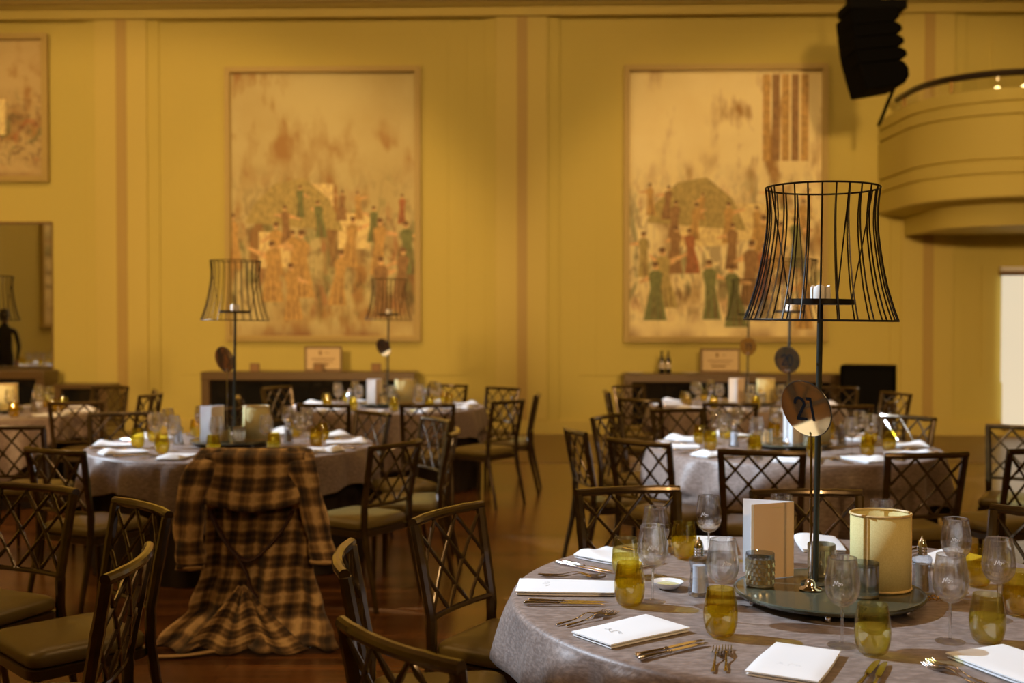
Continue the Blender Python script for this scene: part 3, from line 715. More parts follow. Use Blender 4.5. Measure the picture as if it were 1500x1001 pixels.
def wine_glass(label, loc, rz=0, group='wine glasses on the front table'):
    t = thing('wine_glass', label, 'wine glass', loc, rz, group)
    prof = smooth([(.0045, .100), (.016, .1035), (.030, .113), (.040, .128), (.0445, .148), (.0442, .166), (.041, .190), (.0375, .210), (.0355, .226)], 1)
    inn = [(max(r - .0011, 0) if z_ > .108 else 0, z_ + (.0022 if z_ < .12 else 0)) for r, z_ in prof if z_ > .104]
    b = MB().open_lathe([(0, .0995)] + prof + [(.0352, .2268)] + inn[::-1], 36); fixn(b.obj('bowl', 'wine', t, ang=80))
    MB().lathe([(.0038, .009), (.0036, .03), (.0034, .06), (.0038, .09), (.0055, .1005)], 14).obj('stem', 'wine', t, ang=80)
    MB().lathe([(0, .0005), (.037, .0005), (.0375, .0018), (.03, .003), (.015, .0055), (.004, .0095), (0, .0105)], 32).obj('foot', 'wine', t, ang=80)
    P = [(x*.013, .168 + y*.009) for x, y in smooth(squig(0))]
    Q = []
    for x, z in P:
        r = bowl_r(z) + .0004; a = -PI/2 + x/r; Q.append((r*cos(a), r*sin(a), z))
    MB().tube(Q, .0007, 5).obj('etched_monogram', 'etch', t)
    return t
def tumbler(label, loc, rz=0, group='amber tumblers on the front table', fill=.070, m='amber'):
    t = thing('stemless_tumbler', label, 'glass', loc, rz, group)
    P = [(.0, .001), (.026, .001), (.032, .004), (.0385, .014), (.0435, .034), (.0452, .050), (.0445, .068), (.0415, .092), (.0375, .114), (.036, .125)]
    P2 = smooth(P, 1); inn = [(max(r - .0016, 0), z_ + (.006 if z_ < .01 else .003*(z_ < .02))) for r, z_ in P2]
    fixn(MB().open_lathe(P2 + [(.0352, .1258)] + inn[::-1], 36).obj('glass', m, t, ang=80))
    W = [(.0, .008), (.024, .008), (.031, .012), (.0405, .034), (.0422, .050), (.0419, fill - .002), (.0424, fill), (.0, fill)]
    MB().lathe(W, 32).obj('water', 'water', t, ang=50)
    return t
def napkin(label, loc, rz, group='folded napkins on the front table', puff=0, mono=True, sx=.136, sy=.078, fold=.7):
    # local +X points to the table centre; folded three times, fold edge outwards
    t = thing('folded_napkin', label, 'napkin', loc, rz, group)
    def fn(u, v):
        a = v*2*PI; x = (u*2-1)*sx
        return x
    rnd = random.Random(label); ph = rnd.uniform(0, 6)
    def sheet(z0, z1, ins, k):
        m = MB(); N = 14
        def top(u, v):
            x = (u*2-1)*(sx - ins); y = (v*2-1)*(sy - ins*.6) * (1 + .05*sin(u*3 + ph))
            e = 1 - max(abs(u*2-1)**10, abs(v*2-1)**8)
            z = z0 + (z1-z0)*(.55 + .45*e) + puff*math.exp(-((u-.12)/.22)**2)*e*k*(1 + .7*sin(v*5 + ph)) + .0012*sin(u*5 + ph)*k*e
            return (x, y, z)
        m.grid(top, N, N)
        n0 = len(m.v); m.grid(lambda u, v: (top(u, v)[0], top(u, v)[1], top(u, v)[2] - (z1-z0)*(.45 + .5*(1 - max(abs(u*2-1)**10, abs(v*2-1)**8))*0) - (.0)), N, N)
        # side walls
        def idx(i, j, b): return b + j*(N+1) + i
        ring = [(i, 0) for i in range(N)] + [(N, j) for j in range(N)] + [(i, N) for i in range(N, 0, -1)] + [(0, j) for j in range(N, 0, -1)]
        for q in range(len(ring)):
            a = ring[q]; b = ring[(q+1) % len(ring)]
            m.f.append((idx(*a, 0), idx(*b, 0), idx(*b, n0), idx(*a, n0)))
        return m
    a = sheet(0, .0075, .003, .0); b = sheet(.0078, .0155, 0, 1)
    fixn(a.obj('lower_fold', 'white', t, ang=50)); fixn(b.obj('upper_fold', 'white', t, ang=50))
    if mono:
        P = [(x*.014 - sx*.42, y*.030, .0162 + puff*.9*math.exp(-(((x*.014/sx - .42)*.5 + .5 - .12)/.22)**2)*0) for y, x in smooth(squig(1))]
        if puff < .003: MB().tube(P, .0006, 5).obj('embroidered_monogram', 'thread', t)
    return t
def knife(label, loc, rz, group='knives on the front table'):
    t = thing('table_knife', label, 'knife', loc, rz, group)   # +X blade tip towards the centre
    m = MB().tube([(-.118, 0, .006), (-.113, 0, .006), (-.10, 0, .006), (-.06, 0, .006), (-.03, 0, .0055), (-.018, 0, .0055), (-.014, 0, .0055), (-.010, 0, .0055)], [.004, .0078, .0072, .0058, .0048, .0046, .0068, .005], 12, flat=.8)
    m.obj('handle', 'steel', t, ang=60)
    P = [(-.012, .004), (.0, .0085), (.05, .0095), (.09, .0085), (.11, .004), (.118, -.004), (.10, -.0065), (.05, -.0075), (.0, -.006), (-.012, -.003)]
    bevel(MB().prism(P, .0045, .0064).obj('blade', 'steel', t), .0005)
    return t
def fork(label, loc, rz, group='forks on the front table'):
    m = MB(); n = 16
    def prof(q):  # height along the fork
        return .0035 + .010*math.exp(-((q-.60)/.16)**2) + .006*max(0, (q-.86)/.14)**2
    pts = [(-.105 + .135*i/(n-1), 0, prof(i/(n-1)*.66)) for i in range(n)]
    rr = [(.0052 if i < 2 else .0056 - .0030*min(1, i/(n-1)*1.5)) for i in range(n)]; rr[0] = .0035
    m.tube(pts, rr, 8, flat=.5, ph=0)
    def head(u, v):
        q = .62 + .16*u; wd = .0035 + (.0125 - .0035)*min(1, u*1.6)**.8
        return (-.105 + .135*(q/.66), (v*2-1)*wd, prof(q) - .003*(1-(v*2-1)**2)*u)
    g1 = MB().grid(head, 8, 6)
    b0 = len(m.v); m.v += g1.v; m.f += [tuple(b0 + i for i in f) for f in g1.f]
    g2 = MB().grid(lambda u, v: tuple(Vector(head(u, v)) - Vector((0, 0, .0015))), 8, 6); b0 = len(m.v); m.v += g2.v; m.f += [tuple(b0 + i for i in f) for f in g2.f]
    for k in range(4):
        y = -.0108 + .0072*k; P = []
        for i in range(6):
            q = .765 + .235*i/5; P.append((-.105 + .135*(q/.66), y, prof(q) - .0015))
        m.tube(P, [.0019, .0019, .0018, .0016, .0014, .0009], 6)
    o = m.obj('dinner_fork', 'steel', None, ang=60); o.location = loc; o.rotation_euler[2] = rz
    return tag(o, label, 'fork', group)
def shaker(label, loc, inner='salt', group='cut glass shakers on the front table'):
    t = thing('cut_glass_shaker', label, 'shaker', loc, 0, group); K = lambda P: [(r*1.12, z*1.38) for r, z in P]
    P = [(0, 0), (.026, .0), (.029, .006), (.027, .018), (.024, .03), (.0215, .045), (.022, .06), (.0245, .072), (.026, .078), (.022, .084), (.013, .088)]
    MB().open_lathe(K(P), 20, twist=lambda a, z: 1 + .08*abs(sin(a*5 + z*70))).obj('body', 'facet', t, ang=12)
    MB().lathe(K([(0, .006), (.019, .008), (.016, .04), (.017, .066), (0, .066)]), 16).obj('filling', inner, t)
    MB().lathe(K([(.0125, .086), (.014, .088), (.014, .092), (.0128, .093), (.014, .095), (.014, .099), (.0125, .1), (.0135, .102), (.0125, .108), (.009, .118), (.004, .122), (.0025, .127), (0, .128)]), 18).obj('cap', 'chrome', t)
    return t
def digits(txt):
    m = MB(); x0 = -.030*len(txt)/2 - .004; r = .0042
    def stroke(P, off):
        n = len(P); L_ = []; R_ = []
        for i, p in enumerate(P):
            a = Vector(P[max(i-1, 0)]); b = Vector(P[min(i+1, n-1)]); t_ = (b-a).normalized(); nn_ = Vector((-t_.y, t_.x))*r
            L_.append((p[0]+nn_.x+off, p[1]+nn_.y)); R_.append((p[0]-nn_.x+off, p[1]-nn_.y))
        b0 = len(m.v)
        m.v += [(x, -.0046, z) for x, z in L_] + [(x, -.0046, z) for x, z in R_]
        for i in range(n-1): m.f.append((b0+i, b0+i+1, b0+n+i+1, b0+n+i))
    for i, ch in enumerate(txt):
        o = x0 + i*.036 + .018
        if ch == '2':
            arc = [(-.0155*cos(a) , .016 + .0155*sin(a)) for a in [-.15 + (PI + .5)*k/16 for k in range(17)]]
            stroke(arc, o - .002); stroke([(arc[-1][0] + .0006, arc[-1][1] + .001), (-.0155, -.0300)], o - .002); stroke([(-.0185, -.0300), (.017, -.0300)], o - .002)
        if ch == '1': stroke([(.001, -.0342), (.001, .034)], o); stroke([(-.0135, .0305), (.003, .0305)], o)
        if ch == '0': stroke([(.0145*cos(a), .033*sin(a)) for a in [2*PI*k/32 for k in range(33)]], o)
        if ch == '9':
            stroke([(.0145*cos(a), .016 + .0155*sin(a)) for a in [2*PI*k/24 for k in range(25)]], o); stroke([(.0145, .016), (.006, -.034)], o)
    return m
def number_sign(label, loc, rz, txt, tilt=0):
    t = thing('table_number_stand', label, 'table number', loc, rz, 'table number stands')
    MB().lathe([(0, 0), (.032, 0), (.034, .003), (.031, .007), (.020, .010), (.016, .016), (.015, .022), (.010, .030), (.004, .034), (0, .035)], 28).obj('base', 'chrome', t, ang=60)
    MB().tube([(0, 0, .03), (0, 0, .465)], .0036, 10).obj('rod', 'chrome', t)
    m = MB()
    for s in (-1, 1):
        m.lathe([(0, -.008), (.0055, -.0055), (.008, 0), (.0055, .0055), (0, .008)], 12, c=(s*.0085, 0, .474)); m.tube([(s*.006, 0, .478), (s*.0045, 0, .495)], .0025, 6)
        m.lathe([(0, -.004), (.0035, -.0025), (.0045, 0), (.0035, .0025), (0, .004)], 10, c=(s*.0075, 0, .499))
    m.lathe([(0, -.008), (.006, -.004), (.006, .003), (0, .006)], 12, c=(0, 0, .464)); m.obj('clip', 'chrome', t)
    n = 56; dz = .540; TI = Matrix.Translation((0, 0, .462)) @ Matrix.Rotation(math.radians(tilt), 4, 'X') @ Matrix.Translation((0, 0, -.462))
    tv = lambda b: (setattr(b, 'v', [tuple(TI @ Vector(p)) for p in b.v]), b)[1]
    d = MB(); d.v = [(0, -.004, dz)] + [(.085*cos(2*PI*k/n), -.004, dz + .085*sin(2*PI*k/n)) for k in range(n)]; d.f = [(0, 1+k, 1+(k+1) % n) for k in range(n)]
    d.v += [(0, .001, dz)] + [(.085*cos(2*PI*k/n), .001, dz + .085*sin(2*PI*k/n)) for k in range(n)]; d.f += [(n+1, n+2+(k+1) % n, n+2+k) for k in range(n)]
    fixn(tv(d).obj('disc', 'mirrorgold', t, ang=30))
    tv(MB().tube([(.0855*cos(2*PI*k/n), -.0015, dz + .0855*sin(2*PI*k/n)) for k in range(n)], .0022, 6, closed=True)).obj('edge', 'rim', t)
    if txt: g_ = digits(txt); g_.v = [(x*1.05, y, z*1.05 + dz) for x, y, z in g_.v]; tv(g_).obj('number', 'black', t)
    return t
def cage_lamp(label, loc, lean=0.0, full=True):
    t = thing('wire_cage_lamp', label, 'lamp', loc, 0, 'wire cage candle lamps'); t.rotation_euler[1] = lean
    zb, zt = .795, 1.19     # relative to tray top
    def rr(q):  # q 0 bottom .. 1 top
        P = [(0, .224), (.1, .209), (.25, .191), (.4, .178), (.55, .168), (.7, .1605), (.85, .160), (1, .1665)]
        for (a, ra), (b, rb) in zip(P, P[1:]):
            if q <= b: return ra + (rb-ra)*(q-a)/(b-a)
        return P[-1][1]
    MB().lathe([(0, 0), (.042, 0), (.043, .004), (.02, .007), (.0, .008)], 28).obj('base', 'darkpole', t)
    MB().tube([(0, 0, .005), (0, 0, .855)], .0088, 14).obj('pole', 'darkpole', t)
    MB().lathe([(0, .842), (.10, .842), (.102, .844), (.102, .858), (.099, .858), (.099, .848), (0, .848)], 40).obj('candle_plate', 'cage', t)
    ring = lambda r, z: MB().tube([(r*cos(2*PI*k/48), r*sin(2*PI*k/48), z) for k in range(48)], .0030, 6, closed=True)
    ring(rr(0), zb).obj('bottom_ring', 'cage', t); ring(rr(1), zt).obj('top_ring', 'cage', t)
    for k in range(26):
        a = 2*PI*(k + .37)/26; P = [(rr(q)*cos(a), rr(q)*sin(a), zb + (zt-zb)*q) for q in [i/12 for i in range(13)]]
        MB().tube(P, .0025, 5).obj('rib', 'cage', t)
    for k in range(4):
        a = 2*PI*(k + .13)/4; P = [(.100*cos(a), .100*sin(a), .850), (rr(1)*.99*cos(a), rr(1)*.99*sin(a), zt)]
        MB().tube(P, .0022, 5).obj('support_wire', 'cage', t)
    return t
def candle(label, loc):
    o = fixn(MB().lathe([(0, 0), (.028, 0), (.029, .004), (.029, .040), (.027, .046), (.024, .040), (.015, .034), (0, .033)], 30, twist=lambda a, z: 1 + (.03*sin(a*3) if z > .035 else 0)).obj('pillar_candle', 'candle', None, ang=60))
    for v in o.data.vertices:
        if v.co.z > .038: v.co.z += .006*max(0, sin(math.atan2(v.co.y, v.co.x)*3 + 1))
    o.location = loc; return tag(o, label, 'candle', 'candles on the wire cage lamps')
def shade(label, loc, rz=0):
    t = thing('fabric_lampshade', label, 'lampshade', loc, rz, 'cream table lampshades')
    h = .225; sx, sy = 1.0, .86
    o = MB().open_lathe([(.0865, .004), (.0865, h)], 48, sx=sx, sy=sy).obj('fabric', 'shade', t, ang=80); solid(o, .002)
    for z, n_ in ((.005, 'bottom_trim'), (h - .001, 'top_trim')):
        MB().tube([(.0872*sx*cos(2*PI*k/48), .0872*sy*sin(2*PI*k/48), z) for k in range(48)], .0042, 6, closed=True, flat=1.0).obj(n_, 'shadetrim', t)
    for a in (-2.3, -.35):
        MB().box((.0875*cos(a), .0875*sy*sin(a), h/2), (.006, .004, h - .01), rz=a + PI/2).obj('seam_ribbon', 'shadetrim', t)
    return t
def votive(label, loc, kind=0):
    t = thing('votive_holder', label, 'candle holder', loc, 0, 'votive holders')
    h = .10; r = .0425
    if kind == 0:   # diamond facets
        m = MB(); n = 18; rows = 6
        for j in range(rows + 1):
            for i in range(n):
                a = 2*PI*(i + (j % 2)*.5)/n; rr = r*.985; m.v.append((rr*cos(a), rr*sin(a), .012 + j*(h - .026)/rows))
        for j in range(rows):
            for i in range(n):
                a = j*n + i; a2 = j*n + (i+1) % n; b = a + n; b2 = a2 + n
                for tr_ in ([(a, a2, b), (a2, b2, b)] if j % 2 == 0 else [(a, a2, b2), (a, b2, b)]):
                    c_ = sum((Vector(m.v[q]) for q in tr_), Vector())/3; up = m.v[tr_[0]][2] == m.v[tr_[1]][2]
                    c_ = Vector((c_.x*(1.07 if up else .97), c_.y*(1.07 if up else .97), c_.z - (.004 if up else -.002))); m.v.append(tuple(c_)); ci = len(m.v) - 1
                    m.f += [(tr_[0], tr_[1], ci), (tr_[1], tr_[2], ci), (tr_[2], tr_[0], ci)]
        m.obj('faceted_body', 'votive', t, ang=1)
    else:
        MB().open_lathe([(r*.97, .010), (r, .02), (r, h - .014)], 36).obj('body', 'votive' if kind == 1 else 'silverglass', t, ang=60)
    MB().open_lathe([(r, h - .016), (r*1.01, h - .004), (r*.99, h), (r*.955, h - .004), (r*.94, .02), (0, .018)], 36).obj('rim', 'facet' if kind != 1 else 'votive_dark', t, ang=60)
    MB().lathe([(0, 0), (r*.9, 0), (r*.98, .004), (r*.98, .011), (0, .012)], 36).obj('foot', 'votive_dark', t)
    return t
def card(label, loc, rz=0):
    t = thing('menu_card', label, 'card', loc, rz, 'folded menu cards')
    for s, n_ in ((-1, 'front_leaf'), (1, 'back_leaf')):
        a = math.radians(180 - s*22); o = MB().box((.078, 0, .1165), (.156, .0012, .233)).obj(n_, 'card' if s > 0 else 'card', t); o.rotation_euler[2] = a
        if s < 0:
            q = MB().box((.073, .0014, .232/2 + .001), (.146, .0008, .231)).obj('tan_cover_print', 'cardfoil', t); q.rotation_euler[2] = a  # tan sheet paints the warm shade on the white front leaf
            q = MB().box((.075, .0022, .219), (.07, .0006, .0012)).obj('foil_line', 'shade', t); q.rotation_euler[2] = a
    return t
def tray(label, loc):
    t = thing('round_tray', label, 'tray', loc, 0, 'round centre trays')
    MB().lathe([(0, .022), (.262, .022), (.268, .020), (.2745, .026), (.2755, .031), (.272, .0345), (.266, .032), (.262, .0325), (0, .0325)], 72).obj('tray', 'tray', t, ang=30)
    MB().lathe([(0, 0), (.12, 0), (.12, .022), (0, .022)], 32).obj('turntable_base', 'black', t)
    for k in range(6):
        a = 2*PI*k/6 - 1.85; MB().lathe([(0, 0), (.008, .003), (.0095, .010), (.008, .017), (.004, .022), (0, .022)], 12, c=(.245*cos(a), .245*sin(a), 0)).obj('foot', 'chrome', t)
    return t

# ---- front table
tray('dark grey green round tray in the middle of the front table', (.934, 3.29, ZC))
cage_lamp('large black wire cage lamp on the front table tray', (.914, 3.36, ZTR), .013)
candle('white candle with uneven rim in the large front wire lamp', (.914 + .868*.013, 3.36, ZTR + .8495))
number_sign('gold mirrored disc on chrome rod numbered 21 on the front tray', (.880, 3.285, ZTR), math.radians(-52), '21', 17)
card('folded menu card with tan front on the front tray', (.873, 3.46, ZTR))
shade('cream fabric drum shade with gold trim on the front tray', (1.090, 3.30, ZTR), 0)
votive('silver gold votive with diamond facets in front of the menu card on the front tray', (.742, 3.335, ZTR), 0)
votive('gold votive behind the lamp pole on the front tray', (.963, 3.47, ZTR), 1)
votive('clear silvery votive beside the drum shade, behind a wine glass', (1.012, 3.205, ZTR), 2)
for px, py, l, k in ((1025, 874, 'cut glass salt shaker between two wine glasses left of the tray', 'salt'), (1353, 872, 'cut glass pepper shaker right of the drum shade', 'pepper')):
    x, y = tp(px, py); shaker(l, (x, y, ZC), k)
x, y = tp(979, 864); t = thing('oil_dish', 'small white dish of oil on the front table', 'dish', (x, y, ZC)); 
MB().lathe([(0, 0), (.025, 0), (.036, .007), (.047, .019), (.049, .0225), (.047, .0225), (.036, .012), (0, .010)], 40).obj('dish', 'ceramic', t, ang=60); MB().lathe([(0, .0102), (.034, .0115), (.036, .0135), (0, .0135)], 32).obj('oil', 'oil', t)
x, y = tp(1374, 881); m = MB()
for k in range(60):
    a = k*.62; rr_ = .018 + .022*random.random(); cx_, cy_ = rr_*cos(a)*1.3, rr_*sin(a)*.7; m.lathe([(0, -.003), (.0021, -.0021), (.003, 0), (.0021, .0021), (0, .003)], 8, c=(cx_, cy_, .0035 + .012*random.random()*(1 - rr_/.05)))
o = m.obj('bead_string', 'brass', loc=(x, y, ZC)); tag(o, 'small heap of gold beads at the right of the front tray', 'beads')
wg = None
for px, py, l in ((957, 884, 'wine glass left of the small white dish'), (961, 847, 'wine glass behind the one left of the dish'), (1039, 824, 'tallest standing wine glass in the left rear with white etched mark'),
                  (1060, 912, 'wine glass behind the yellow tumbler at the tray edge'), (1236, 949, 'wine glass in front of the tray beside the lamp pole'), (1395, 943, 'wine glass in front right of the tray, between two tumblers'),
                  (1466, 911, 'wine glass near the right photo edge'), (1403, 870, 'wine glass right rear beyond the pepper shaker'), (1146, 822, 'wine glass peeking over the menu card'), (1293, 833, 'wine glass peeking over the drum shade')):
    x, y = tp(px, py); rz = math.radians(random.uniform(-35, 25))
    wg = wine_glass(l, (x, y, ZC), rz) if wg is None else wg
    if l != wg['label']: clone(wg, l, (x, y, ZC), rz)
tu = None
for px, py, l in ((923, 889, 'yellow tumbler of water beside the left napkin, bright shadow to its right'), (917, 846, 'tumbler of water behind the yellow one at left'), (1003, 819, 'amber tumbler at the left rear before the chair'),
                  (1057, 934, 'yellow tumbler of water in front of the tray beside the fork tips'), (1281, 961, 'pale amber tumbler above the knives at front centre'), (1450, 944, 'pale amber tumbler behind the right front napkin'),
                  (1434, 860, 'dark amber tumbler at the right rear'), (1495, 903, 'amber tumbler cut by the right photo edge')):
    x, y = tp(px, py)
    pl = l.startswith('pale') or l.startswith('tumbler')
    if pl: tumbler(l, (x, y, ZC), m='pale')
    elif tu is None: tu = tumbler(l, (x, y, ZC))
    else: clone(tu, l, (x, y, ZC), random.uniform(0, 6))
def ring_pos(c, phi, d, off): # off + = sitter's right
    a = math.radians(phi); return (c[0] + cos(a)*d - sin(a)*off, c[1] + sin(a)*d + cos(a)*off)
T1 = TABLES['T1']; kn = fk = None
NAP = [(175, .765, 0, 'left, beside the yellow tumbler', .152, .080), (214, .745, 0, 'front left, with a rounded outer fold', .138, .080), (250, .735, .0, 'front centre below the tray', .132, .082), (291, .77, 0, 'front right, cut by the bottom edge', .14, .095),
       (139, .745, .012, 'left rear with a puffed edge', .135, .078), (105, .75, 0, 'rear behind the tallest wine glass', .13, .075), (75, .76, .008, 'rear behind the lamp pole, warmly lit', .13, .075), (40, .73, .006, 'right rear behind the wine glass', .13, .075)]
for i, (phi, d, puff, l, sx, sy) in enumerate(NAP):
    x, y = ring_pos(T1, phi, d, 0); rz = math.radians(phi + 180 + [0, 3, -8, 2, -4, -25, 8, 0][i])
    napkin('white folded napkin on the front table, ' + l, (x, y, ZC), rz, puff=puff, sx=sx, sy=sy)
    short = l.split(',')[0]
    for q, nm in ((.168, 'inner'), (.192, 'outer')):
        if i in (5, 6, 7) and nm == 'outer': continue
        x, y = ring_pos(T1, phi, .755 if nm == 'inner' else .765, q)
        lab = nm + ' silver knife right of the napkin at ' + short
        if kn is None: kn = knife(lab, (x, y, ZC), rz)
        else: clone(kn, lab, (x, y, ZC), rz + random.uniform(-.04, .04))
        x, y = ring_pos(T1, phi, .745 if nm == 'inner' else .76, -q + .006)
        lab = nm + ' silver fork left of the napkin at ' + short; r2 = rz + (.25 if i in (2,) else .12 if i == 1 else 0) + random.uniform(-.05, .05)
        if fk is None: fk = fork(lab, (x, y, ZC), r2)
        else: clone(fk, lab, (x, y, ZC), r2)

# ---- the other tables
SECT = ['right rim', 'right rear', 'rear right of centre', 'rear left of centre', 'left rear', 'left rim', 'left front', 'front left of centre', 'front right of centre', 'right front']
NAMES = {'T2': 'the left table with the coat', 'T3': 'the rear middle table', 'T4': 'table 20', 'T5': 'the far left table', 'T6': 'the rear right table', 'T7': 'the table in the mirror'}
np0 = napkin('white folded napkin on the left table with the coat, at its right rim', (0, 0, -9), 0, 'napkins on T', puff=.016, mono=False)
lm0 = [o for o in C.objects if o.get('label', '').startswith('large black wire cage')][0]
cn0 = [o for o in C.objects if o.get('label', '').startswith('white candle with uneven')][0]
tr0 = [o for o in C.objects if o.name.startswith('round_tray')][0]
cd0 = [o for o in C.objects if o.name.startswith('menu_card')][0]
sh0 = [o for o in C.objects if o.name.startswith('fabric_lampshade')][0]
vo = [o for o in C.objects if o.name.startswith('votive_holder')]
sk0 = [o for o in C.objects if o.name.startswith('cut_glass_shaker')]
first = True
for key, base in (('T2', 6), ('T3', 14), ('T4', 2), ('T5', 10), ('T6', 0), ('T7', 4)):
    c = TABLES[key]; w_ = NAMES[key]; rnd = random.Random(key)
    for k in range(10):
        phi = 36*k + base; grp = ' on ' + w_
        def vis(p): px = 750 + F*p[0]/p[1]; return key == 'T7' or px > -4
        p = ring_pos(c, phi, .75, 0); rz = math.radians(phi + 180) + rnd.uniform(-.12, .12)
        if vis(p):
            l = 'white folded napkin on %s, at its %s' % (w_, SECT[k])
            if first: np0.location = (*p, ZC); np0.rotation_euler[2] = rz; np0['label'] = l; np0['group'] = 'napkins' + grp; first = False
            else: clone(np0, l, (*p, ZC), rz, 'napkins' + grp)
            for q, nm in ((.165, 'inner'), (.19, 'outer')):
                if key in ('T5', 'T7') and nm == 'outer': continue
                clone(kn, '%s knife on %s, at its %s' % (nm, w_, SECT[k]), (*ring_pos(c, phi, .76, q), ZC), rz, 'knives' + grp)
                clone(fk, '%s fork on %s, at its %s' % (nm, w_, SECT[k]), (*ring_pos(c, phi, .76, -q), ZC), rz, 'forks' + grp)
        p = ring_pos(c, phi + 15 + rnd.uniform(-2, 2), .60, 0)
        if vis(p): clone(tu, 'amber tumbler on %s, at its %s' % (w_, SECT[k]), (*p, ZC), rnd.uniform(0, 6), 'tumblers' + grp)
        p = ring_pos(c, phi + 14 + rnd.uniform(-2, 2), .49, 0)
        if vis(p): clone(wg, 'wine glass on %s, at its %s' % (w_, SECT[k]), (*p, ZC), rnd.uniform(-1, 1), 'wine glasses' + grp)
    if key == 'T7': continue
    z = ZTR
    off = {'T2': (.0, 0), 'T3': (.0, 0), 'T4': (-.02, 0), 'T5': (0, 0), 'T6': (.03, 0)}[key]; c = (c[0] + off[0], c[1])
    clone(tr0, 'dark round tray in the middle of ' + w_, (c[0], c[1], ZC))
    clone(lm0, 'black wire cage lamp on ' + w_, (c[0] + .0, c[1] + .04, z)); 
    clone(cn0, 'white candle in the wire cage lamp on ' + w_, (c[0] + .01, c[1] + .04, z + .8495), 2)
    clone(cd0, 'white folded menu card on ' + w_, (c[0] - .045 if key != 'T4' else c[0] + .11, c[1] - .05, z), {'T2': .9, 'T3': .9, 'T4': .25, 'T5': .3, 'T6': .5}[key])
    clone(sh0, 'cream fabric drum shade on ' + w_, (c[0] + (.165 if key != 'T4' else .17), c[1] - .03, z))
    clone(vo[0], 'faceted votive on ' + w_, (c[0] - (.19 if key == 'T4' else .02), c[1] - .15, z)); clone(vo[1], 'plain gold votive on ' + w_, (c[0] + .09, c[1] - .18, z)) 
    clone(sk0[0], 'salt shaker left of the tray on ' + w_, (c[0] - .36, c[1] + .0, ZC), group='shakers on ' + w_); clone(sk0[1], 'pepper shaker right of the tray on ' + w_, (c[0] + .36, c[1] + .06, ZC), group='shakers on ' + w_)
number_sign('gold mirrored disc stand seen obliquely on the left table with the coat', (-1.875, 7.36, ZTR), math.radians(-33), '', 14)
number_sign('small mirrored disc stand glinting white on the rear middle table', (-1.205, 10.66, ZTR), math.radians(-35), '', 20)
number_sign('gold mirrored disc numbered 20 on the table behind the front one', (1.775, 7.2, ZTR), math.radians(-38), '20', 8)
number_sign('gold mirrored disc stand on the rear right table', (2.28, 10.8, ZTR), math.radians(-40), '19')
x, y = tp(395, 664); 
t = thing('dark_drink_tumbler', 'small clear tumbler holding a dark drink on the left table above the coat', 'glass', (x, y + .12, ZC))
MB().open_lathe([(0, .001), (.028, .001), (.034, .01), (.036, .09)], 24).obj('glass', 'wine', t, ang=60); MB().lathe([(0, .004), (.026, .005), (.032, .012), (.0335, .06), (0, .06)], 20).obj('dark_drink', 'bottle', t)

# ------------------------------------------------------------------ the plaid coat over the pulled out chair
cx, cy = -1.29, 5.655; ct = thing('plaid_coat', 'long brown and tan plaid coat draped over a chair, hem on the floor', 'coat', (cx, cy - .0, 0))
def wrow(tab, z):
    tab = sorted(tab)
    if z <= tab[0][0]: return tab[0][1:]
    for a, b in zip(tab, tab[1:]):
        if z <= b[0]:
            q = (z-a[0])/(b[0]-a[0]); q = q*q*(3-2*q); return tuple(a[i] + (b[i]-a[i])*q for i in range(1, len(a)))
    return tab[-1][1:]
# z: left x, right x, forward shift (towards the camera = -y)
BODY = [(.0, -.47, .48, -.30), (.06, -.40, .43, -.24), (.16, -.30, .36, -.17), (.35, -.25, .30, -.11), (.55, -.235, .27, -.085), (.75, -.24, .255, -.075), (.91, -.24, .245, -.05)]
def body(u, v):
    z = .925 - v*.905; l, r, f = wrow(BODY, z); x = l + (r-l)*u
    amp = .012 + .055*v**1.6
    y = f - amp*(.6*sin(u*19 + 1.2 + v*1.4) + .4*sin(u*33 + 2.0 - v)) + .04*v*(2*u-1)**2
    if v < .04: y += .09*(1 - v/.04)
    if z < .14: y -= (.14 - z)*1.0*(1 + .3*sin(u*11)); 
    z = max(z, .012 + .012*(1 + sin(u*23 + 1)))
    # centre vent drawn up
    return (x, y, z + .02*math.exp(-((u-.42)/.12)**2)*(v > .8))
m = MB().grid(body, 84, 60, uvf=lambda u, v: (u*(.5 + .35*v), v*.98)); o = fixn(m.obj('coat_body', 'plaid', ct, ang=80)); solid(o, .006, 0)
# rear flap and yoke over the chair top, hanging to about mid back
def yoke(u, v):
    z = .94 - v*.285; x = -.235 + .49*u + .01*sin(v*5)
    z -= .02*math.sin(u*PI)*v - .03*v*(2*u-1)**2
    y = -.115 - .02*sin(v*PI*.6) - .010*sin(u*15 + 1) * v - .03*(v**2)
    if v < .12: y += .12*(1 - v/.12)**1.5; z -= .012*(1 - v/.12)
    return (x, y, z)
o = fixn(MB().grid(yoke, 40, 24, uvf=lambda u, v: (.07 + u*.49, .3 + v*.285)).obj('yoke', 'plaid', ct, ang=80)); solid(o, .006, 0)
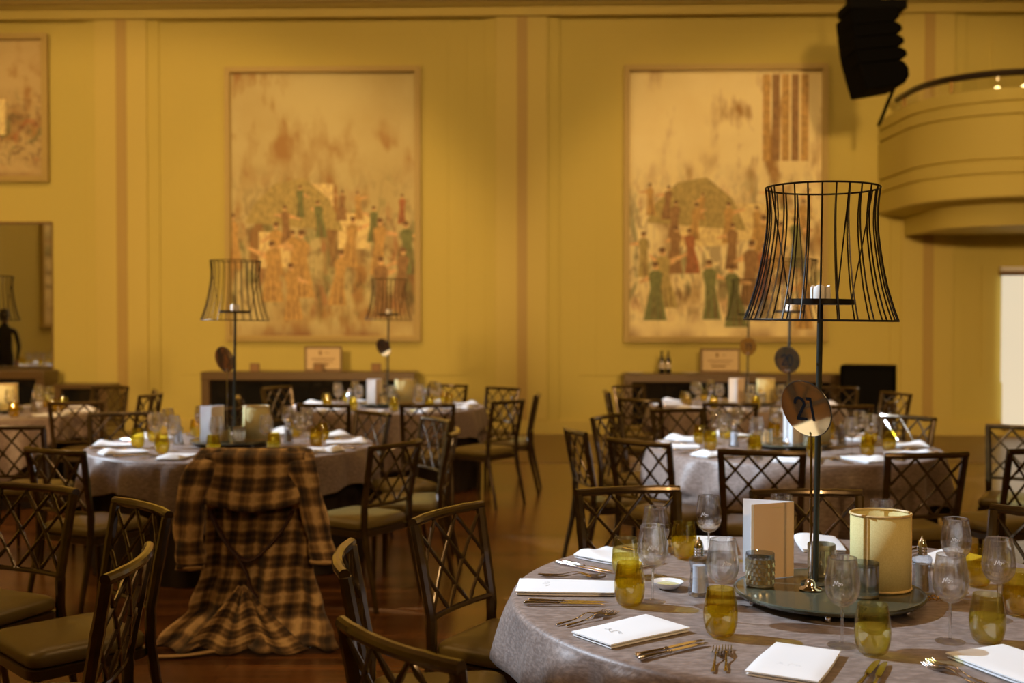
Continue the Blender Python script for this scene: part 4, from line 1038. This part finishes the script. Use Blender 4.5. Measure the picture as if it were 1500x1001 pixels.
# underside going over the seat side
def backp(u, v):
    return (-.225 + .46*u, .04 + .06*v + .01*sin(u*9), .93 - .38*v)
o = fixn(MB().grid(backp, 16, 8, uvf=lambda u, v: (u*.46, v*.38)).obj('coat_lining', 'belt', ct, ang=80)); solid(o, .004, 0)
def sleeve(P, W, ph):
    P = [Vector(p) for p in P]; n = 26; m = MB(); k = 20
    def at(q):
        s = q*(len(P)-1); i = min(int(s), len(P)-2); f = s-i
        f2 = f
        return P[i].lerp(P[i+1], f2), W[i] + (W[i+1]-W[i])*f
    def fn(u, v):
        c_, wd = at(v); a = u*2*PI
        fold = 1 + .13*sin(a*3 + v*9 + ph) + .08*sin(v*26 + a*2)
        return (c_.x + wd*cos(a)*fold, c_.y + wd*.55*sin(a)*fold, c_.z)
    m.grid(fn, k, n, uvf=lambda u, v: (u*.42, v*.6 + ph), wrap=True)
    return m
o = fixn(sleeve([(-.215, -.04, .935), (-.25, -.13, .86), (-.285, -.16, .72), (-.30, -.17, .52), (-.295, -.18, .40), (-.29, -.18, .355)], [.055, .07, .068, .068, .070, .062], .3).obj('left_sleeve', 'plaid', ct, ang=80)); solid(o, .005, 0)
o = fixn(sleeve([(.215, -.04, .935), (.255, -.12, .86), (.29, -.14, .72), (.33, -.15, .53), (.36, -.17, .42), (.365, -.17, .38)], [.055, .07, .062, .058, .060, .055], 1.6).obj('right_sleeve', 'plaid', ct, ang=80)); solid(o, .005, 0)
for s, x0, z0 in ((-1, -.29, .37), (1, .365, .395)):
    m = MB(); m.tube([(x0 + .064*cos(a), -.175 + .04*sin(a), z0) for a in [2*PI*k/20 for k in range(20)]], .008, 6, closed=True); m.obj('cuff', 'plaid', ct)
m = MB(); P = [(-.2, -.14, .64), (-.17, -.15, .56), (-.10, -.17, .46), (-.03, -.19, .40), (.02, -.19, .40), (.10, -.17, .47), (.17, -.15, .56), (.21, -.14, .64)]
P = smooth(P); m.tube(P, .018, 8, flat=.5); m.obj('belt', 'belt', ct)
m = MB(); m.tube(smooth([(-.05, -.20, .42), (.0, -.21, .34), (.01, -.22, .28), (.05, -.22, .22)]), .015, 8, flat=.5); m.obj('belt_end', 'belt', ct)
# front corner spread on the floor
def tri(u, v):
    x = -.02 + (.04 + .56*v)*(u - .42) ; y = -.24 - .17*v - .02*sin(u*14 + v*3); z = .26*(1-v)**1.1 + .022 + .014*sin(u*13)
    return (x, y, z)
o = fixn(MB().grid(tri, 40, 30, uvf=lambda u, v: (u*.5 + .2, v*.5)).obj('front_panel', 'plaid', ct, ang=80)); solid(o, .006, 0)
m = MB(); m.tube(smooth([(-.10, -.40, .02), (-.18, -.44, .016), (-.26, -.46, .012), (-.36, -.47, .012)]), .016, 8, flat=.45); m.obj('belt_tail', 'plaid', ct)

# ------------------------------------------------------------------ person reflected in the mirror, dressed in black
def person(loc, rz):
    V = [(0, 0, .95), (0, 0, 1.08), (0, .0, 1.25), (0, 0, 1.40), (0, .0, 1.50), (0, .02, 1.56), (-.17, 0, 1.39), (-.23, .02, 1.12), (-.20, .10, .88), (.17, 0, 1.39), (.23, .02, 1.12), (.20, .10, .88), (-.09, 0, .86), (-.10, .02, .48), (-.10, -.02, .09), (-.10, .11, .05), (.09, 0, .86), (.10, .02, .48), (.10, -.02, .09), (.10, .11, .05)]
    E = [(0, 1), (1, 2), (2, 3), (3, 4), (4, 5), (3, 6), (6, 7), (7, 8), (3, 9), (9, 10), (10, 11), (0, 12), (12, 13), (13, 14), (14, 15), (0, 16), (16, 17), (17, 18), (18, 19)]
    Rr = [.14, .12, .14, .10, .055, .05, .062, .045, .03, .062, .045, .03, .09, .06, .042, .035, .09, .06, .042, .035]
    me = bpy.data.meshes.new('body'); me.from_pydata(V, E, []); me.materials.append(M['darkcloth'])
    b = bpy.data.objects.new('body', me); C.objects.link(b); sm = b.modifiers.new('skin', 'SKIN'); sm.use_smooth_shade = True
    for i, sv in enumerate(me.skin_vertices[0].data): sv.radius = (Rr[i], Rr[i]*.8); sv.use_root = (i == 0)
    ss = b.modifiers.new('sub', 'SUBSURF'); ss.levels = 2; ss.render_levels = 2
    t = thing('person', 'person in black with dark hair standing, reflected at the left edge of the mirror', 'person', loc, rz); b.parent = t
    h = MB().lathe([(.0, 1.52), (.045, 1.53), (.062, 1.57), (.073, 1.63), (.075, 1.68), (.06, 1.735), (.03, 1.76), (0, 1.765)], 20, sy=1.15, c=(0, .03, 0))
    h.lathe([(0, -.018), (.012, -.01), (.014, .0), (.0, .03)], 8, c=(0, .115, 1.63)); h.obj('head', 'skin', t)
    MB().lathe([(0, 1.54), (.06, 1.56), (.082, 1.62), (.085, 1.69), (.068, 1.75), (.035, 1.777), (0, 1.78)], 20, sy=1.1, c=(0, .008, 0)).obj('hair', 'hair', t)
    for s in (-1, 1):
        hm = MB(); hm.tube([(s*.20, .10, .885), (s*.20, .115, .85), (s*.198, .125, .82)], [.026, .034, .03], 8, flat=.5)
        for q in range(4): hm.tube([(s*.198 + (q-1.5)*.014, .125, .825), (s*.198 + (q-1.5)*.015, .14, .785 - .006*(1.5-abs(q-1.5))), (s*.198 + (q-1.5)*.014, .15, .755 - .01*(1.5-abs(q-1.5)))], .0075, 6)
        hm.tube([(s*.178, .115, .86), (s*.158, .13, .835), (s*.152, .14, .81)], .009, 6); hm.obj('hand', 'skin', t)
    return t
person((-8.98, 12.15, 0), 2.6)
